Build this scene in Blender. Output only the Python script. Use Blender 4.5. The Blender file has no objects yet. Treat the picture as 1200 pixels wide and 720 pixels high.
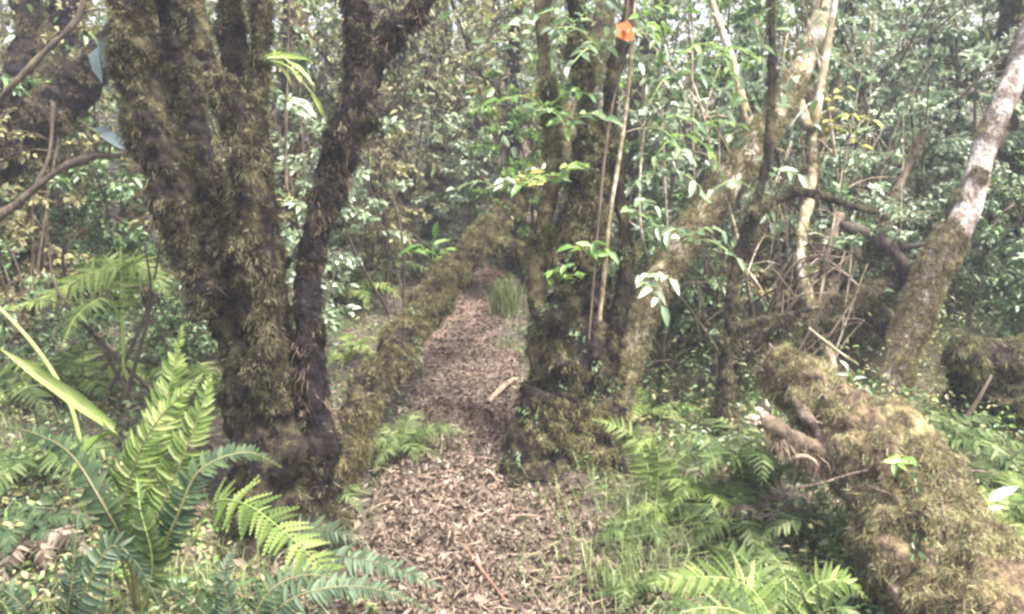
import bpy, math, random
import numpy as np
from mathutils import Matrix, Vector

# ------------------------------------------------------------------ camera, sky, sun, exposure
SC = bpy.context.scene
COL = SC.collection
rng = np.random.default_rng(11)
random.seed(5)
R = math.radians
CAMZ, PITCH, F = 1.55, math.atan(0.23), 1000.0
cam = bpy.data.cameras.new('camera'); cam_o = bpy.data.objects.new('camera', cam); COL.objects.link(cam_o)
cam_o.location = (0, 0, CAMZ); cam_o.rotation_euler = (math.pi / 2 - PITCH, 0, 0)
cam.sensor_width = 36.0; cam.lens = 36.0 * F / 1200.0; cam.clip_start = 0.05; cam.clip_end = 900
SC.camera = cam_o
SUN_EL, SUN_AZ = 66, 118                       # azimuth clockwise from +Y
w = bpy.data.worlds.new('World'); SC.world = w; w.use_nodes = True
nt = w.node_tree; nt.nodes.clear()
sky = nt.nodes.new('ShaderNodeTexSky'); sky.sky_type = 'NISHITA'; sky.sun_disc = False
sky.sun_elevation = R(SUN_EL); sky.sun_rotation = R(SUN_AZ)
sky.air_density = 1.0; sky.dust_density = 6.0; sky.ozone_density = 1.0
bg = nt.nodes.new('ShaderNodeBackground'); bg.inputs['Strength'].default_value = 0.13
out = nt.nodes.new('ShaderNodeOutputWorld')
nt.links.new(sky.outputs[0], bg.inputs[0]); nt.links.new(bg.outputs[0], out.inputs[0])
sl = bpy.data.lights.new('sun', 'SUN'); sl.energy = 3.0; sl.angle = R(14); sl.color = (1.0, 0.97, 0.93)
so = bpy.data.objects.new('sun', sl); COL.objects.link(so)
so.rotation_euler = (R(90 - SUN_EL), 0, R(180 - SUN_AZ)); so.location = (0, 0, 30)
SC.view_settings.view_transform = 'Standard'; SC.view_settings.look = 'None'
SC.view_settings.exposure = 2.38; SC.view_settings.gamma = 1.0
SC.render.engine = 'CYCLES'
cy = SC.cycles
cy.max_bounces = 6; cy.diffuse_bounces = 4; cy.glossy_bounces = 2; cy.transmission_bounces = 4
cy.transparent_max_bounces = 4; cy.use_denoising = True
cy.filter_width = 2.7
HAZE = 0.006

# ------------------------------------------------------------------ numeric helpers
FW = np.array([0, math.cos(PITCH), -math.sin(PITCH)]); UP = np.array([0, math.sin(PITCH), math.cos(PITCH)])
RT = np.array([1.0, 0, 0]); CAM = np.array([0, 0, CAMZ])
def at(x, y, d):                               # a photo pixel (1200x720) at depth d metres -> world point
    return CAM + d * (FW + RT * (x - 600) / F + UP * (360 - y) / F)
def nrm(a):
    a = np.asarray(a, float)
    return a / np.maximum(np.linalg.norm(a, axis=-1, keepdims=True), 1e-9)
def _hash(ix, iy, iz, s):
    h = (ix * 374761393 + iy * 668265263 + iz * 1274126177 + s * 974711) & 0x7fffffff
    h = ((h ^ (h >> 13)) * 1274126177) & 0x7fffffff
    h = ((h ^ (h >> 15)) * 668265263) & 0x7fffffff
    return ((h ^ (h >> 12)) & 0xffff) / 32767.5 - 1.0
def noise(p, s=0):                             # value noise, -1..1
    p = np.asarray(p, float); i = np.floor(p).astype(np.int64); f = p - i; f = f * f * (3 - 2 * f)
    r = 0
    for dx in (0, 1):
        for dy in (0, 1):
            for dz in (0, 1):
                wt = (f[..., 0] if dx else 1 - f[..., 0]) * (f[..., 1] if dy else 1 - f[..., 1]) * (f[..., 2] if dz else 1 - f[..., 2])
                r = r + wt * _hash(i[..., 0] + dx, i[..., 1] + dy, i[..., 2] + dz, s)
    return r
def sst(a, b, x):
    t = np.clip((x - a) / (b - a), 0, 1); return t * t * (3 - 2 * t)
def catmull(P, n):
    P = np.asarray(P, float)
    Q = np.vstack([2 * P[0] - P[1], P, 2 * P[-1] - P[-2]])
    seg = np.linalg.norm(np.diff(P[:, :3], axis=0), axis=1); cum = np.r_[0, np.cumsum(seg)]
    s = np.linspace(0, cum[-1], n); k = np.clip(np.searchsorted(cum, s, side='right') - 1, 0, len(P) - 2)
    t = ((s - cum[k]) / np.maximum(seg[k], 1e-9))[:, None]
    a, b, c, d = Q[k], Q[k + 1], Q[k + 2], Q[k + 3]
    return 0.5 * (2 * b + (c - a) * t + (2 * a - 5 * b + 4 * c - d) * t ** 2 + (3 * b - a - 3 * c + d) * t ** 3)
def frames(C):
    T = nrm(np.gradient(C, axis=0)); N = np.zeros_like(T)
    ref = np.array([1.0, 0, 0]) if abs(T[0, 0]) < 0.8 else np.array([0, 1.0, 0])
    n = nrm(ref - T[0] * ref.dot(T[0]))
    for i in range(len(T)):
        n = nrm(n - T[i] * n.dot(T[i])); N[i] = n
    return T, N, np.cross(T, N)

# ------------------------------------------------------------------ mesh buffer
class Buf:
    def __init__(s): s.v = []; s.f3 = []; s.f4 = []; s.n = 0
    def add(s, V, f4=None, f3=None):
        V = np.asarray(V, float).reshape(-1, 3)
        if f4 is not None and len(f4): s.f4.append(np.asarray(f4) + s.n)
        if f3 is not None and len(f3): s.f3.append(np.asarray(f3) + s.n)
        s.v.append(V); s.n += len(V)
    def arrays(s):
        V = np.concatenate(s.v) if s.v else np.zeros((0, 3))
        q = np.concatenate(s.f4) if s.f4 else np.zeros((0, 4), int)
        t = np.concatenate(s.f3) if s.f3 else np.zeros((0, 3), int)
        return V, q, t
    def mesh(s, name, mat, org=(0, 0, 0), smooth=True):
        V, q, t = s.arrays(); V = V - np.asarray(org)
        me = bpy.data.meshes.new(name)
        me.vertices.add(len(V)); me.vertices.foreach_set('co', V.ravel())
        nl = len(q) * 4 + len(t) * 3; me.loops.add(nl)
        me.loops.foreach_set('vertex_index', np.r_[q.ravel(), t.ravel()].astype(np.int32))
        me.polygons.add(len(q) + len(t))
        me.polygons.foreach_set('loop_start', np.r_[np.arange(len(q)) * 4, len(q) * 4 + np.arange(len(t)) * 3].astype(np.int32))
        me.polygons.foreach_set('use_smooth', np.full(len(q) + len(t), smooth))
        me.update(calc_edges=True); me.validate()
        me.materials.append(mat)
        return me
    def build(s, name, mat, parent=None, kind=None, smooth=True, org=None):
        o0 = np.array(parent['_w']) if parent is not None else (np.zeros(3) if org is None else np.asarray(org))
        o = bpy.data.objects.new(name, s.mesh(name, mat, o0, smooth)); COL.objects.link(o)
        o['_w'] = [float(x) for x in o0]
        if parent is not None: o.parent = parent
        else: o.location = o0
        if kind: o['kind'] = kind
        return o
def tag(o, label, cat, group=None):
    o['label'] = label; o['category'] = cat
    if group: o['group'] = group
    return o
def thing(name, label, cat, loc, group=None):
    o = bpy.data.objects.new(name, None); COL.objects.link(o); o.location = loc; o.empty_display_size = 0.1
    o['_w'] = [float(x) for x in loc]
    return tag(o, label, cat, group)
def tube(buf, P, rad, seg=16, step=0.025, disp=(), seed=0, cap=True, lobes=None):
    P = np.asarray(P, float); rad = np.asarray(rad, float)
    L = np.linalg.norm(np.diff(P, axis=0), axis=1).sum(); n = max(4, int(L / step) + 1)
    CR = catmull(np.c_[P, rad], n); C, r = CR[:, :3], np.maximum(CR[:, 3], 0.0008)
    T, N, B = frames(C)
    th = np.linspace(0, 2 * np.pi, seg, endpoint=False)
    D = np.cos(th)[None, :, None] * N[:, None] + np.sin(th)[None, :, None] * B[:, None]
    m = np.ones((n, seg))
    V0 = C[:, None] + D * r[:, None, None]
    for k, (fr, am) in enumerate(disp):
        m = m + am * noise(V0 * fr + 31.7, seed + k)
    if lobes is not None:
        k, amp, fall = lobes
        t = np.linspace(0, 1, n)[:, None]
        m = m + amp * np.exp(-t / fall) * (0.5 + 0.5 * np.cos(k * th[None] + 1.3 + 2 * t + seed)) ** 1.5
    V = C[:, None] + D * (r[:, None] * m)[..., None]
    i = np.arange(n - 1)[:, None] * seg; j = np.arange(seg)[None]; j2 = (j + 1) % seg
    q = np.stack([i + j, i + j2, i + seg + j2, i + seg + j], -1).reshape(-1, 4)
    Vf = V.reshape(-1, 3); t3 = []
    if cap:
        Vf = np.vstack([Vf, C[0] - T[0] * r[0] * .2, C[-1] + T[-1] * r[-1] * .25]); a, b = n * seg, n * seg + 1
        jj = np.arange(seg); jj2 = (jj + 1) % seg
        t3 = np.vstack([np.c_[np.full(seg, a), jj2, jj], np.c_[np.full(seg, b), (n - 1) * seg + jj, (n - 1) * seg + jj2]])
    buf.add(Vf, q, t3)
    return Vf, q
def surf(parts, n):                            # area-weighted random points and normals on quads
    Vs, Qs, k = [], [], 0
    for V, q in parts: Vs.append(V); Qs.append(q + k); k += len(V)
    V = np.concatenate(Vs); q = np.concatenate(Qs)
    a, b, c, d = (V[q[:, i]] for i in range(4))
    nn = np.cross(c - a, d - b); ar = np.linalg.norm(nn, axis=1); nn = nn / np.maximum(ar, 1e-12)[:, None]
    i = rng.choice(len(q), n, p=ar / ar.sum()); u, v = rng.random((2, n, 1))
    p = (a[i] * (1 - u) + b[i] * u) * (1 - v) + (d[i] * (1 - u) + c[i] * u) * v
    return p, nn[i]
def strands(buf, p, nn, ln, wd, droop=0.5, jit=0.6):
    n = len(p); ln = ln.reshape(-1, 1) * np.ones((n, 1)); wd = wd * (0.6 + 0.8 * rng.random((n, 1)))
    d0 = nrm(nn + jit * rng.normal(size=(n, 3)) * .6 + np.array([0, 0, -droop * .4]))
    d1 = nrm(d0 + np.array([0, 0, -droop]) + jit * .5 * rng.normal(size=(n, 3)))
    s = nrm(np.cross(d0, rng.normal(size=(n, 3))))
    m = p + d0 * ln * .5; t = m + d1 * ln * .5
    V = np.stack([p - d0 * .01 - s * wd, p - d0 * .01 + s * wd, m + s * wd * .9, m - s * wd * .9, t], 1).reshape(-1, 3)
    b = np.arange(n)[:, None] * 5
    buf.add(V, b + np.array([[0, 1, 2, 3]]), b + np.array([[3, 2, 4]]))
def fuzz(buf, p, nn, ln, wd, droop=0.5, jit=0.6):   # short one-triangle moss hairs
    n = len(p); ln = np.asarray(ln).reshape(-1, 1) * np.ones((n, 1)); wd = wd * (.6 + .8 * rng.random((n, 1)))
    d = nrm(nn + jit * rng.normal(size=(n, 3)) + np.array([0, 0, -droop * .6])); s = nrm(np.cross(d, rng.normal(size=(n, 3)))); b0 = p - nn * .006
    buf.add(np.stack([b0 - s * wd, b0 + s * wd, b0 + d * ln], 1).reshape(-1, 3), None, np.arange(n)[:, None] * 3 + np.array([[0, 1, 2]]))
# leaf templates: x across, y along, z normal
def tpl_leaf(fold=.16, curl=.15, wide=1.0):
    V = [(0, 0, 0), (-.42 * wide, .28, fold), (0, .3, 0), (.42 * wide, .28, fold), (-.36 * wide, .66, fold * .7 - curl * .4), (0, .68, -curl * .45), (.36 * wide, .66, fold * .7 - curl * .4), (0, 1, -curl)]
    return np.array(V), np.array([[1, 2, 5, 4], [2, 3, 6, 5]]), np.array([[0, 2, 1], [0, 3, 2], [4, 5, 7], [5, 6, 7]])
def tpl_small():
    V = [(0, 0, 0), (-.42, .3, .12), (-.36, .68, .06), (0, 1, -.12), (.36, .68, .06), (.42, .3, .12)]
    return np.array(V), np.array([[0, 3, 2, 1], [0, 5, 4, 3]]), np.zeros((0, 3), int)
def tpl_lobed(k=7):
    V, t = [(0, 0, 0)], []
    for i in range(1, k + 1): V.append((0, i / k, -.12 * (i / k) ** 2))
    for sgn in (-1, 1):
        for i in range(k):
            y = (i + .25) / k; wv = .5 * (1 - (i / k) ** 1.6) + .06
            j = len(V); V.append((sgn * wv, y + .1, .05 - .12 * y * y)); V.append((sgn * wv * .75, y + .17, .03 - .12 * y * y))
            t += [(i, j, i + 1), (j, j + 1, i + 1)] if sgn > 0 else [(i, i + 1, j), (j, i + 1, j + 1)]
    return np.array(V), np.zeros((0, 4), int), np.array(t)
def tpl_lance():
    V = [(-.3, 0, 0), (0, -.02, -.03), (.3, 0, 0), (-.5, .3, .06), (0, .32, 0), (.5, .3, .06), (-.36, .66, 0), (0, .68, -.06), (.36, .66, 0), (0, 1, -.16)]
    return np.array(V), np.array([[0, 1, 4, 3], [1, 2, 5, 4], [3, 4, 7, 6], [4, 5, 8, 7]]), np.array([[6, 7, 9], [7, 8, 9]])
LEAF, SMALL, LOBED, LANCE, ROUND = tpl_leaf(), tpl_small(), tpl_lobed(), tpl_lance(), tpl_leaf(.1, .2, 1.25)
DEAD = tpl_leaf(.28, .35, 1.1)
def basis(Y, Zh):
    Y = nrm(Y); X = nrm(np.cross(Y, Zh)); return X, Y, np.cross(X, Y)
def leaves(buf, tpl, p, Y, Z, ln, wd):
    X, Y, Z = basis(Y, Z); V, q, t = tpl; n = len(p)
    ln = np.broadcast_to(np.asarray(ln, float).reshape(-1, 1, 1), (n, 1, 1)); wd = np.broadcast_to(np.asarray(wd, float).reshape(-1, 1, 1), (n, 1, 1))
    P = p[:, None] + X[:, None] * (V[None, :, 0:1] * wd) + Y[:, None] * (V[None, :, 1:2] * ln) + Z[:, None] * (V[None, :, 2:3] * ln)
    k = len(V); b = np.arange(n)[:, None, None] * k
    buf.add(P.reshape(-1, 3), (b + q[None]).reshape(-1, 4) if len(q) else None, (b + t[None]).reshape(-1, 3) if len(t) else None)
_shared = {}
def shared(name, tpl, mat):
    key = (name, id(tpl), mat.name)
    if key not in _shared:
        b = Buf(); b.add(tpl[0], tpl[1] if len(tpl[1]) else None, tpl[2]); _shared[key] = b.mesh(name, mat)
    return _shared[key]
def leaf_objs(name, tpl, mat, parent, p, Y, Z, ln, wd):     # each leaf an object, mesh data shared
    X, Y, Z = basis(Y, Z); me = shared(name, tpl, mat); org = np.array(parent['_w']); n = len(p)
    ln = np.broadcast_to(np.asarray(ln, float).ravel(), (n,)); wd = np.broadcast_to(np.asarray(wd, float).ravel(), (n,))
    for i in range(n):
        o = bpy.data.objects.new(name, me); COL.objects.link(o); o.parent = parent
        a, b, c, d = X[i] * wd[i], Y[i] * ln[i], Z[i] * ln[i], p[i] - org
        o.matrix_local = Matrix(((a[0], b[0], c[0], d[0]), (a[1], b[1], c[1], d[1]), (a[2], b[2], c[2], d[2]), (0, 0, 0, 1)))

# ------------------------------------------------------------------ materials
def mat_base(name):
    m = bpy.data.materials.new(name); m.use_nodes = True; nt = m.node_tree; nt.nodes.clear()
    return m, nt, nt.nodes.new, nt.links.new
def ramp(N, cols):
    r = N('ShaderNodeValToRGB'); e = r.color_ramp.elements
    while len(e) < len(cols): e.new(0.5)
    for i, (p, c) in enumerate(cols): e[i].position = p; e[i].color = (*c, 1)
    return r
def island_val(N, L):
    g = N('ShaderNodeNewGeometry'); oi = N('ShaderNodeObjectInfo')
    a = N('ShaderNodeMath'); a.operation = 'ADD'; L(g.outputs['Random Per Island'], a.inputs[0]); L(oi.outputs['Random'], a.inputs[1])
    f = N('ShaderNodeMath'); f.operation = 'FRACT'; L(a.outputs[0], f.inputs[0]); return f.outputs[0]
def leaf_mat(name, cols, rough=.45, trans=.3, patch=1.2, spec=.5, isl=.75, nmul=.6):
    m, nt, N, L = mat_base(name)
    v = island_val(N, L)
    tc = N('ShaderNodeTexCoord'); gp = N('ShaderNodeNewGeometry')
    nz = N('ShaderNodeTexNoise'); nz.inputs['Scale'].default_value = patch; nz.inputs['Detail'].default_value = 3
    L(gp.outputs['Position'], nz.inputs['Vector'])
    mx = N('ShaderNodeMath'); mx.operation = 'MULTIPLY_ADD'; L(nz.outputs[0], mx.inputs[0]); mx.inputs[1].default_value = nmul
    s = N('ShaderNodeMath'); s.operation = 'MULTIPLY_ADD'; L(v, s.inputs[0]); s.inputs[1].default_value = isl; s.inputs[2].default_value = .5 - .5 * (isl + nmul)
    L(s.outputs[0], mx.inputs[2])
    r = ramp(N, cols); L(mx.outputs[0], r.inputs[0])
    p = N('ShaderNodeBsdfPrincipled'); p.inputs['Roughness'].default_value = rough; p.inputs['Specular IOR Level'].default_value = spec
    n2 = N('ShaderNodeTexNoise'); n2.inputs['Scale'].default_value = 60; L(gp.outputs['Position'], n2.inputs['Vector'])
    bm = N('ShaderNodeBump'); bm.inputs['Strength'].default_value = .25; bm.inputs['Distance'].default_value = .01; L(n2.outputs[0], bm.inputs['Height']); L(bm.outputs[0], p.inputs['Normal'])
    L(r.outputs[0], p.inputs['Base Color'])
    t = N('ShaderNodeBsdfTranslucent'); L(r.outputs[0], t.inputs[0])
    mix = N('ShaderNodeMixShader'); mix.inputs[0].default_value = trans; L(p.outputs[0], mix.inputs[1]); L(t.outputs[0], mix.inputs[2])
    o = N('ShaderNodeOutputMaterial'); L(mix.outputs[0], o.inputs[0]); return m
def bark_mat(name, cols, scale=9, rough=.85, bump=.6, stretch=(1, 1, .35), fine=70):
    m, nt, N, L = mat_base(name)
    g = N('ShaderNodeNewGeometry'); mp = N('ShaderNodeMapping'); mp.inputs['Scale'].default_value = stretch; L(g.outputs['Position'], mp.inputs[0])
    a = N('ShaderNodeTexNoise'); a.inputs['Scale'].default_value = scale; a.inputs['Detail'].default_value = 6; a.inputs['Roughness'].default_value = .68; L(mp.outputs[0], a.inputs['Vector'])
    r = ramp(N, cols); L(a.outputs[0], r.inputs[0])
    p = N('ShaderNodeBsdfPrincipled'); p.inputs['Roughness'].default_value = rough; p.inputs['Specular IOR Level'].default_value = .06 if rough > .92 else .25
    L(r.outputs[0], p.inputs['Base Color'])
    b = N('ShaderNodeTexNoise'); b.inputs['Scale'].default_value = fine; b.inputs['Detail'].default_value = 5; L(mp.outputs[0], b.inputs['Vector'])
    bm = N('ShaderNodeBump'); bm.inputs['Strength'].default_value = bump; bm.inputs['Distance'].default_value = .02; L(b.outputs[0], bm.inputs['Height']); L(bm.outputs[0], p.inputs['Normal'])
    o = N('ShaderNodeOutputMaterial'); L(p.outputs[0], o.inputs[0]); return m
M_ = lambda *a, **k: bark_mat(*a, **k)
G = lambda h: tuple(((int(h[i:i + 2], 16) / 255) ** 2.2) for i in (0, 2, 4))      # sRGB hex -> linear
M = {}
M['bark_dark'] = bark_mat('bark_dark', [(.3, (.012, .010, .011)), (.48, (.035, .027, .026)), (.6, (.06, .048, .036)), (.75, (.09, .08, .05))], 10)
M['bark_brown'] = bark_mat('bark_brown', [(.3, (.03, .022, .017)), (.5, (.075, .056, .04)), (.65, (.13, .10, .065)), (.8, (.19, .15, .11))], 12)
M['bark_pale'] = bark_mat('bark_pale', [(.3, (.05, .04, .032)), (.43, (.14, .11, .09)), (.52, (.25, .21, .18)), (.62, (.42, .38, .34)), (.76, (.6, .56, .52))], 16, .85, .8, (1, 1, .55), 60)
M['wood_red'] = bark_mat('wood_red', [(.3, (.06, .03, .022)), (.5, (.15, .085, .06)), (.7, (.27, .17, .12))], 14)
M['wood_tan'] = bark_mat('wood_tan', [(.3, (.14, .10, .07)), (.5, (.28, .21, .15)), (.7, (.42, .34, .26))], 20)
M['wood_bare'] = bark_mat('wood_bare', [(.3, (.03, .021, .016)), (.46, (.10, .07, .05)), (.58, (.19, .145, .11)), (.72, (.30, .25, .19))], 22, .9, 1.0, (1, 1, .5), 90)
M['wood_broken'] = bark_mat('wood_broken', [(.3, (.22, .15, .10)), (.5, (.42, .32, .23)), (.7, (.62, .52, .42))], 40, .9, .8, (1, 1, 1), 120)
M['mossy_dark'] = bark_mat('mossy_dark', [(.34, (.006, .005, .006)), (.47, (.016, .013, .012)), (.56, (.04, .034, .02)), (.66, (.085, .075, .036)), (.78, (.15, .13, .08))], 13, .95, 1.0, (1, 1, .7), 60)
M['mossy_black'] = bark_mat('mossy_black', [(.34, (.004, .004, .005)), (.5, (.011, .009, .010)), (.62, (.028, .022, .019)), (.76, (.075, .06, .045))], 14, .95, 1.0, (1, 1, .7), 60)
M['mossy_gold'] = bark_mat('mossy_gold', [(.32, (.03, .022, .014)), (.46, (.085, .065, .038)), (.56, (.16, .135, .065)), (.68, (.25, .22, .12)), (.8, (.36, .32, .2))], 14, .95, 1.0, (1, 1, .8), 60)
M['mossy_rust'] = bark_mat('mossy_rust', [(.32, (.03, .022, .016)), (.45, (.08, .058, .04)), (.56, (.15, .115, .065)), (.68, (.22, .18, .09)), (.8, (.34, .28, .2))], 14, .95, 1.0, (1, 1, .8), 60)
M['bark_moss'] = bark_mat('bark_moss', [(.30, (.05, .04, .025)), (.44, (.16, .13, .07)), (.53, (.26, .22, .14)), (.62, (.42, .37, .32)), (.76, (.6, .55, .5))], 9, .9, .8, (1, 1, .6), 50)
M['moss_dark'] = leaf_mat('moss_dark', [(.12, (.013, .012, .008)), (.4, (.046, .043, .022)), (.62, (.105, .098, .05)), (.88, (.27, .25, .15))], .9, .25, 13, .08, .42, 1.15)
M['moss_mid'] = leaf_mat('moss_mid', [(.12, (.018, .014, .010)), (.4, (.055, .044, .028)), (.62, (.115, .095, .056)), (.88, (.25, .215, .135))], .9, 0.25, 13, .08, .42, 1.15)
M['moss_black'] = leaf_mat('moss_black', [(.15, (.004, .004, .004)), (.5, (.014, .011, .010)), (.75, (.042, .034, .026)), (.95, (.13, .105, .078))], .9, 0.2, 13, .08, .42, 1.15)
M['moss_gold'] = leaf_mat('moss_gold', [(.1, (.04, .034, .018)), (.36, (.13, .115, .056)), (.6, (.25, .235, .115)), (.9, (.44, .42, .25))], .9, 0.3, 13, .08, .42, 1.15)
M['moss_green'] = leaf_mat('moss_green', [(.1, (.03, .036, .014)), (.4, (.085, .098, .035)), (.66, (.165, .175, .07)), (.92, (.3, .3, .14))], .9, 0.3, 13, .08, .42, 1.15)
M['moss_olive'] = leaf_mat('moss_olive', [(.1, (.03, .026, .013)), (.36, (.09, .08, .036)), (.6, (.18, .165, .075)), (.9, (.34, .31, .17))], .9, .3, 13, .08, .42, 1.15)
M['moss_rust'] = leaf_mat('moss_rust', [(.1, (.035, .024, .017)), (.4, (.11, .08, .056)), (.66, (.21, .155, .11)), (.92, (.38, .31, .235))], .9, 0.3, 13, .08, .42, 1.15)
M['leaf_pale'] = leaf_mat('leaf_pale', [(.0, (.06, .10, .05)), (.35, (.15, .22, .11)), (.65, (.27, .34, .2)), (.92, (.45, .5, .36))], .32, .35, 1.5, .8)
M['leaf_mid'] = leaf_mat('leaf_mid', [(.0, (.03, .06, .025)), (.4, (.08, .14, .05)), (.7, (.15, .23, .09)), (.95, (.28, .37, .18))], .36, .35, 1.5, .6)
M['leaf_bright'] = leaf_mat('leaf_bright', [(.0, (.06, .13, .025)), (.5, (.14, .26, .05)), (.9, (.30, .42, .11))], .4, .4, 1.5, .5)
M['leaf_yellow'] = leaf_mat('leaf_yellow', [(.0, (.12, .13, .02)), (.5, (.28, .27, .05)), (.9, (.45, .42, .12))], .5, .4, 2, .4)
M['leaf_olive'] = leaf_mat('leaf_olive', [(.0, (.05, .05, .022)), (.4, (.13, .13, .05)), (.7, (.24, .225, .10)), (.95, (.42, .38, .2))], .5, .35, 1.0, .4)
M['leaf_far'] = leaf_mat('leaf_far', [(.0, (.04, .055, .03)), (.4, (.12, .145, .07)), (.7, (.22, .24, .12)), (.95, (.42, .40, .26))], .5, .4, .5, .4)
M['leaf_glare'] = leaf_mat('leaf_glare', [(.0, (.10, .14, .13)), (.6, (.2, .26, .26)), (.95, (.34, .4, .4))], .3, .2, 6, .7)  # bluish-white glare painted into the leaf colour
M['fern_bright'] = leaf_mat('fern_bright', [(.0, (.045, .075, .018)), (.35, (.10, .15, .036)), (.65, (.165, .22, .06)), (.95, (.30, .33, .14))], .6, .35, 6, .15)
M['fern_mid'] = leaf_mat('fern_mid', [(.0, (.028, .046, .015)), (.4, (.062, .095, .03)), (.7, (.11, .15, .05)), (.95, (.22, .25, .12))], .6, .35, 6, .15)
M['fern_blue'] = leaf_mat('fern_blue', [(.0, (.02, .036, .018)), (.5, (.05, .08, .04)), (.95, (.13, .175, .11))], .6, .3, 4, .2)
M['fern_yellow'] = leaf_mat('fern_yellow', [(.0, (.11, .16, .03)), (.5, (.22, .29, .06)), (.95, (.36, .42, .13))], .45, .4, 1.5, .4)
M['fern_dark'] = leaf_mat('fern_dark', [(.0, (.02, .035, .018)), (.5, (.04, .07, .03)), (.95, (.08, .11, .05))], .65, .25, 4, .15)
M['rachis'] = leaf_mat('rachis', [(.0, (.06, .05, .025)), (.9, (.14, .13, .05))], .5, 0, 2, .4)
M['rachis_green'] = leaf_mat('rachis_green', [(.0, (.16, .22, .06)), (.9, (.26, .33, .10))], .45, 0, 2, .4)
M['litter_dark'] = leaf_mat('litter_dark', [(.0, (.012, .009, .007)), (.3, (.04, .029, .021)), (.6, (.09, .068, .05)), (.9, (.17, .135, .10))], .7, .1, 9, .2, .6, .8)  # darker version of the litter, used off the path
M['grass'] = leaf_mat('grass', [(.0, (.045, .07, .02)), (.5, (.125, .165, .052)), (.9, (.3, .33, .16))], .5, .35, 1.5, .3)
M['litter'] = leaf_mat('litter', [(.0, (.014, .011, .008)), (.25, (.043, .031, .022)), (.5, (.106, .079, .057)), (.75, (.178, .139, .104)), (.97, (.33, .275, .22))], .8, .1, 9, .2, .65, .9)
M['orange'] = leaf_mat('orange', [(0, (.55, .11, .025)), (1, (.68, .17, .04))], .5, .3, 5, .3)
M['white_leaf'] = leaf_mat('white_leaf', [(0, (.26, .34, .22)), (1, (.5, .56, .45))], .3, .3, 5, .6)
def ground_mat():
    m, nt, N, L = mat_base('forest_floor')
    g = N('ShaderNodeNewGeometry')
    a = N('ShaderNodeTexNoise'); a.inputs['Scale'].default_value = 3; a.inputs['Detail'].default_value = 8; a.inputs['Roughness'].default_value = .7; L(g.outputs['Position'], a.inputs['Vector'])
    r = ramp(N, [(.3, (.02, .016, .012)), (.5, (.05, .038, .028)), (.62, (.055, .055, .022)), (.75, (.10, .085, .045))]); L(a.outputs[0], r.inputs[0])
    v = N('ShaderNodeTexVoronoi'); v.inputs['Scale'].default_value = 30; L(g.outputs['Position'], v.inputs['Vector'])
    r2 = ramp(N, [(0, (.07, .045, .034)), (.5, (.15, .10, .075)), (1, (.26, .18, .14))]); L(v.outputs['Color'], r2.inputs[0])
    at_ = N('ShaderNodeAttribute'); at_.attribute_name = 'path'
    mix = N('ShaderNodeMix'); mix.data_type = 'RGBA'; L(at_.outputs['Fac'], mix.inputs[0]); L(r.outputs[0], mix.inputs[6]); L(r2.outputs[0], mix.inputs[7])
    p = N('ShaderNodeBsdfPrincipled'); p.inputs['Roughness'].default_value = .9; L(mix.outputs[2], p.inputs['Base Color'])
    bm = N('ShaderNodeBump'); bm.inputs['Strength'].default_value = .8; bm.inputs['Distance'].default_value = .03; L(v.outputs['Distance'], bm.inputs['Height']); L(bm.outputs[0], p.inputs['Normal'])
    o = N('ShaderNodeOutputMaterial'); L(p.outputs[0], o.inputs[0]); return m
M['ground'] = ground_mat()

# ------------------------------------------------------------------ terrain
def flat(x, y):
    d = FW + RT * (x - 600) / F + UP * (360 - y) / F; t = -CAMZ / d[2]; return (CAM + d * t)[:2]
PATH = np.array([flat(*p) for p in [(575, 1000), (570, 720), (562, 620), (556, 540), (550, 470), (546, 400), (556, 350), (585, 306), (640, 275)]])
def xc(y): return np.interp(y, PATH[:, 1], PATH[:, 0])
def hw(y): return np.interp(y, [2, 3, 3.7, 4.3, 6, 8, 12], [.40, .46, .34, .27, .25, .26, .25])
def pathmask(x, y):
    e = .3 * noise(np.stack([x * 3.1, y * 3.1, 0 * x], -1), 3) + .15 * noise(np.stack([x * 9, y * 9, 0 * x], -1), 4)
    return 1 - sst(.85, 1.35, np.abs(x - xc(y)) / hw(y) + e)
def height(x, y):
    x = np.asarray(x, float); y = np.asarray(y, float)
    pm = pathmask(x, y); d = np.abs(x - xc(y))
    h = .10 * sst(.35, 1.5, d) + .16 * sst(-.9, -2.6, x) + .10 * sst(1.5, 3.5, x)
    h = h + (.07 * noise(np.stack([x * 1.3, y * 1.3, 0 * x], -1), 8) + .03 * noise(np.stack([x * 4.1, y * 4.1, 0 * x], -1), 9)) * (1 - pm)
    h = h + .02 * noise(np.stack([x * 7, y * 7, 0 * x], -1), 10)
    yy = np.clip(y - 6.5, 0, 22); h = h + .11 * yy * sst(0, 3, yy) + 1.2 * sst(30, 120, y)
    return h
def gz(x, y): return float(height(np.array([x]), np.array([y]))[0])
def on(x, y, dz=0.0):                          # the ground point under a photo pixel
    d = FW + RT * (x - 600) / F + UP * (360 - y) / F
    ts = np.linspace(.8, 20, 900); p = CAM + ts[:, None] * d
    below = p[:, 2] < height(p[:, 0], p[:, 1]); i = int(np.argmax(below)) if below.any() else len(ts) - 1
    q = p[i]; return np.array([q[0], q[1], gz(q[0], q[1]) + dz])
def drop(p, dz=0.0): return np.array([p[0], p[1], gz(p[0], p[1]) + dz])
def axis(lo, hi, st, ext):
    c = np.arange(lo, hi + 1e-6, st); g = np.cumsum(st * 1.35 ** np.arange(1, 40)); a = hi + g[g < ext]; b = lo - g[g < ext][::-1]
    return np.r_[lo - ext, b, c, a, hi + ext]
gx, gy = axis(-6, 6, .055, 110), axis(0.5, 13, .055, 120)
X, Y = np.meshgrid(gx, gy); Z = height(X.ravel(), Y.ravel())
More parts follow.
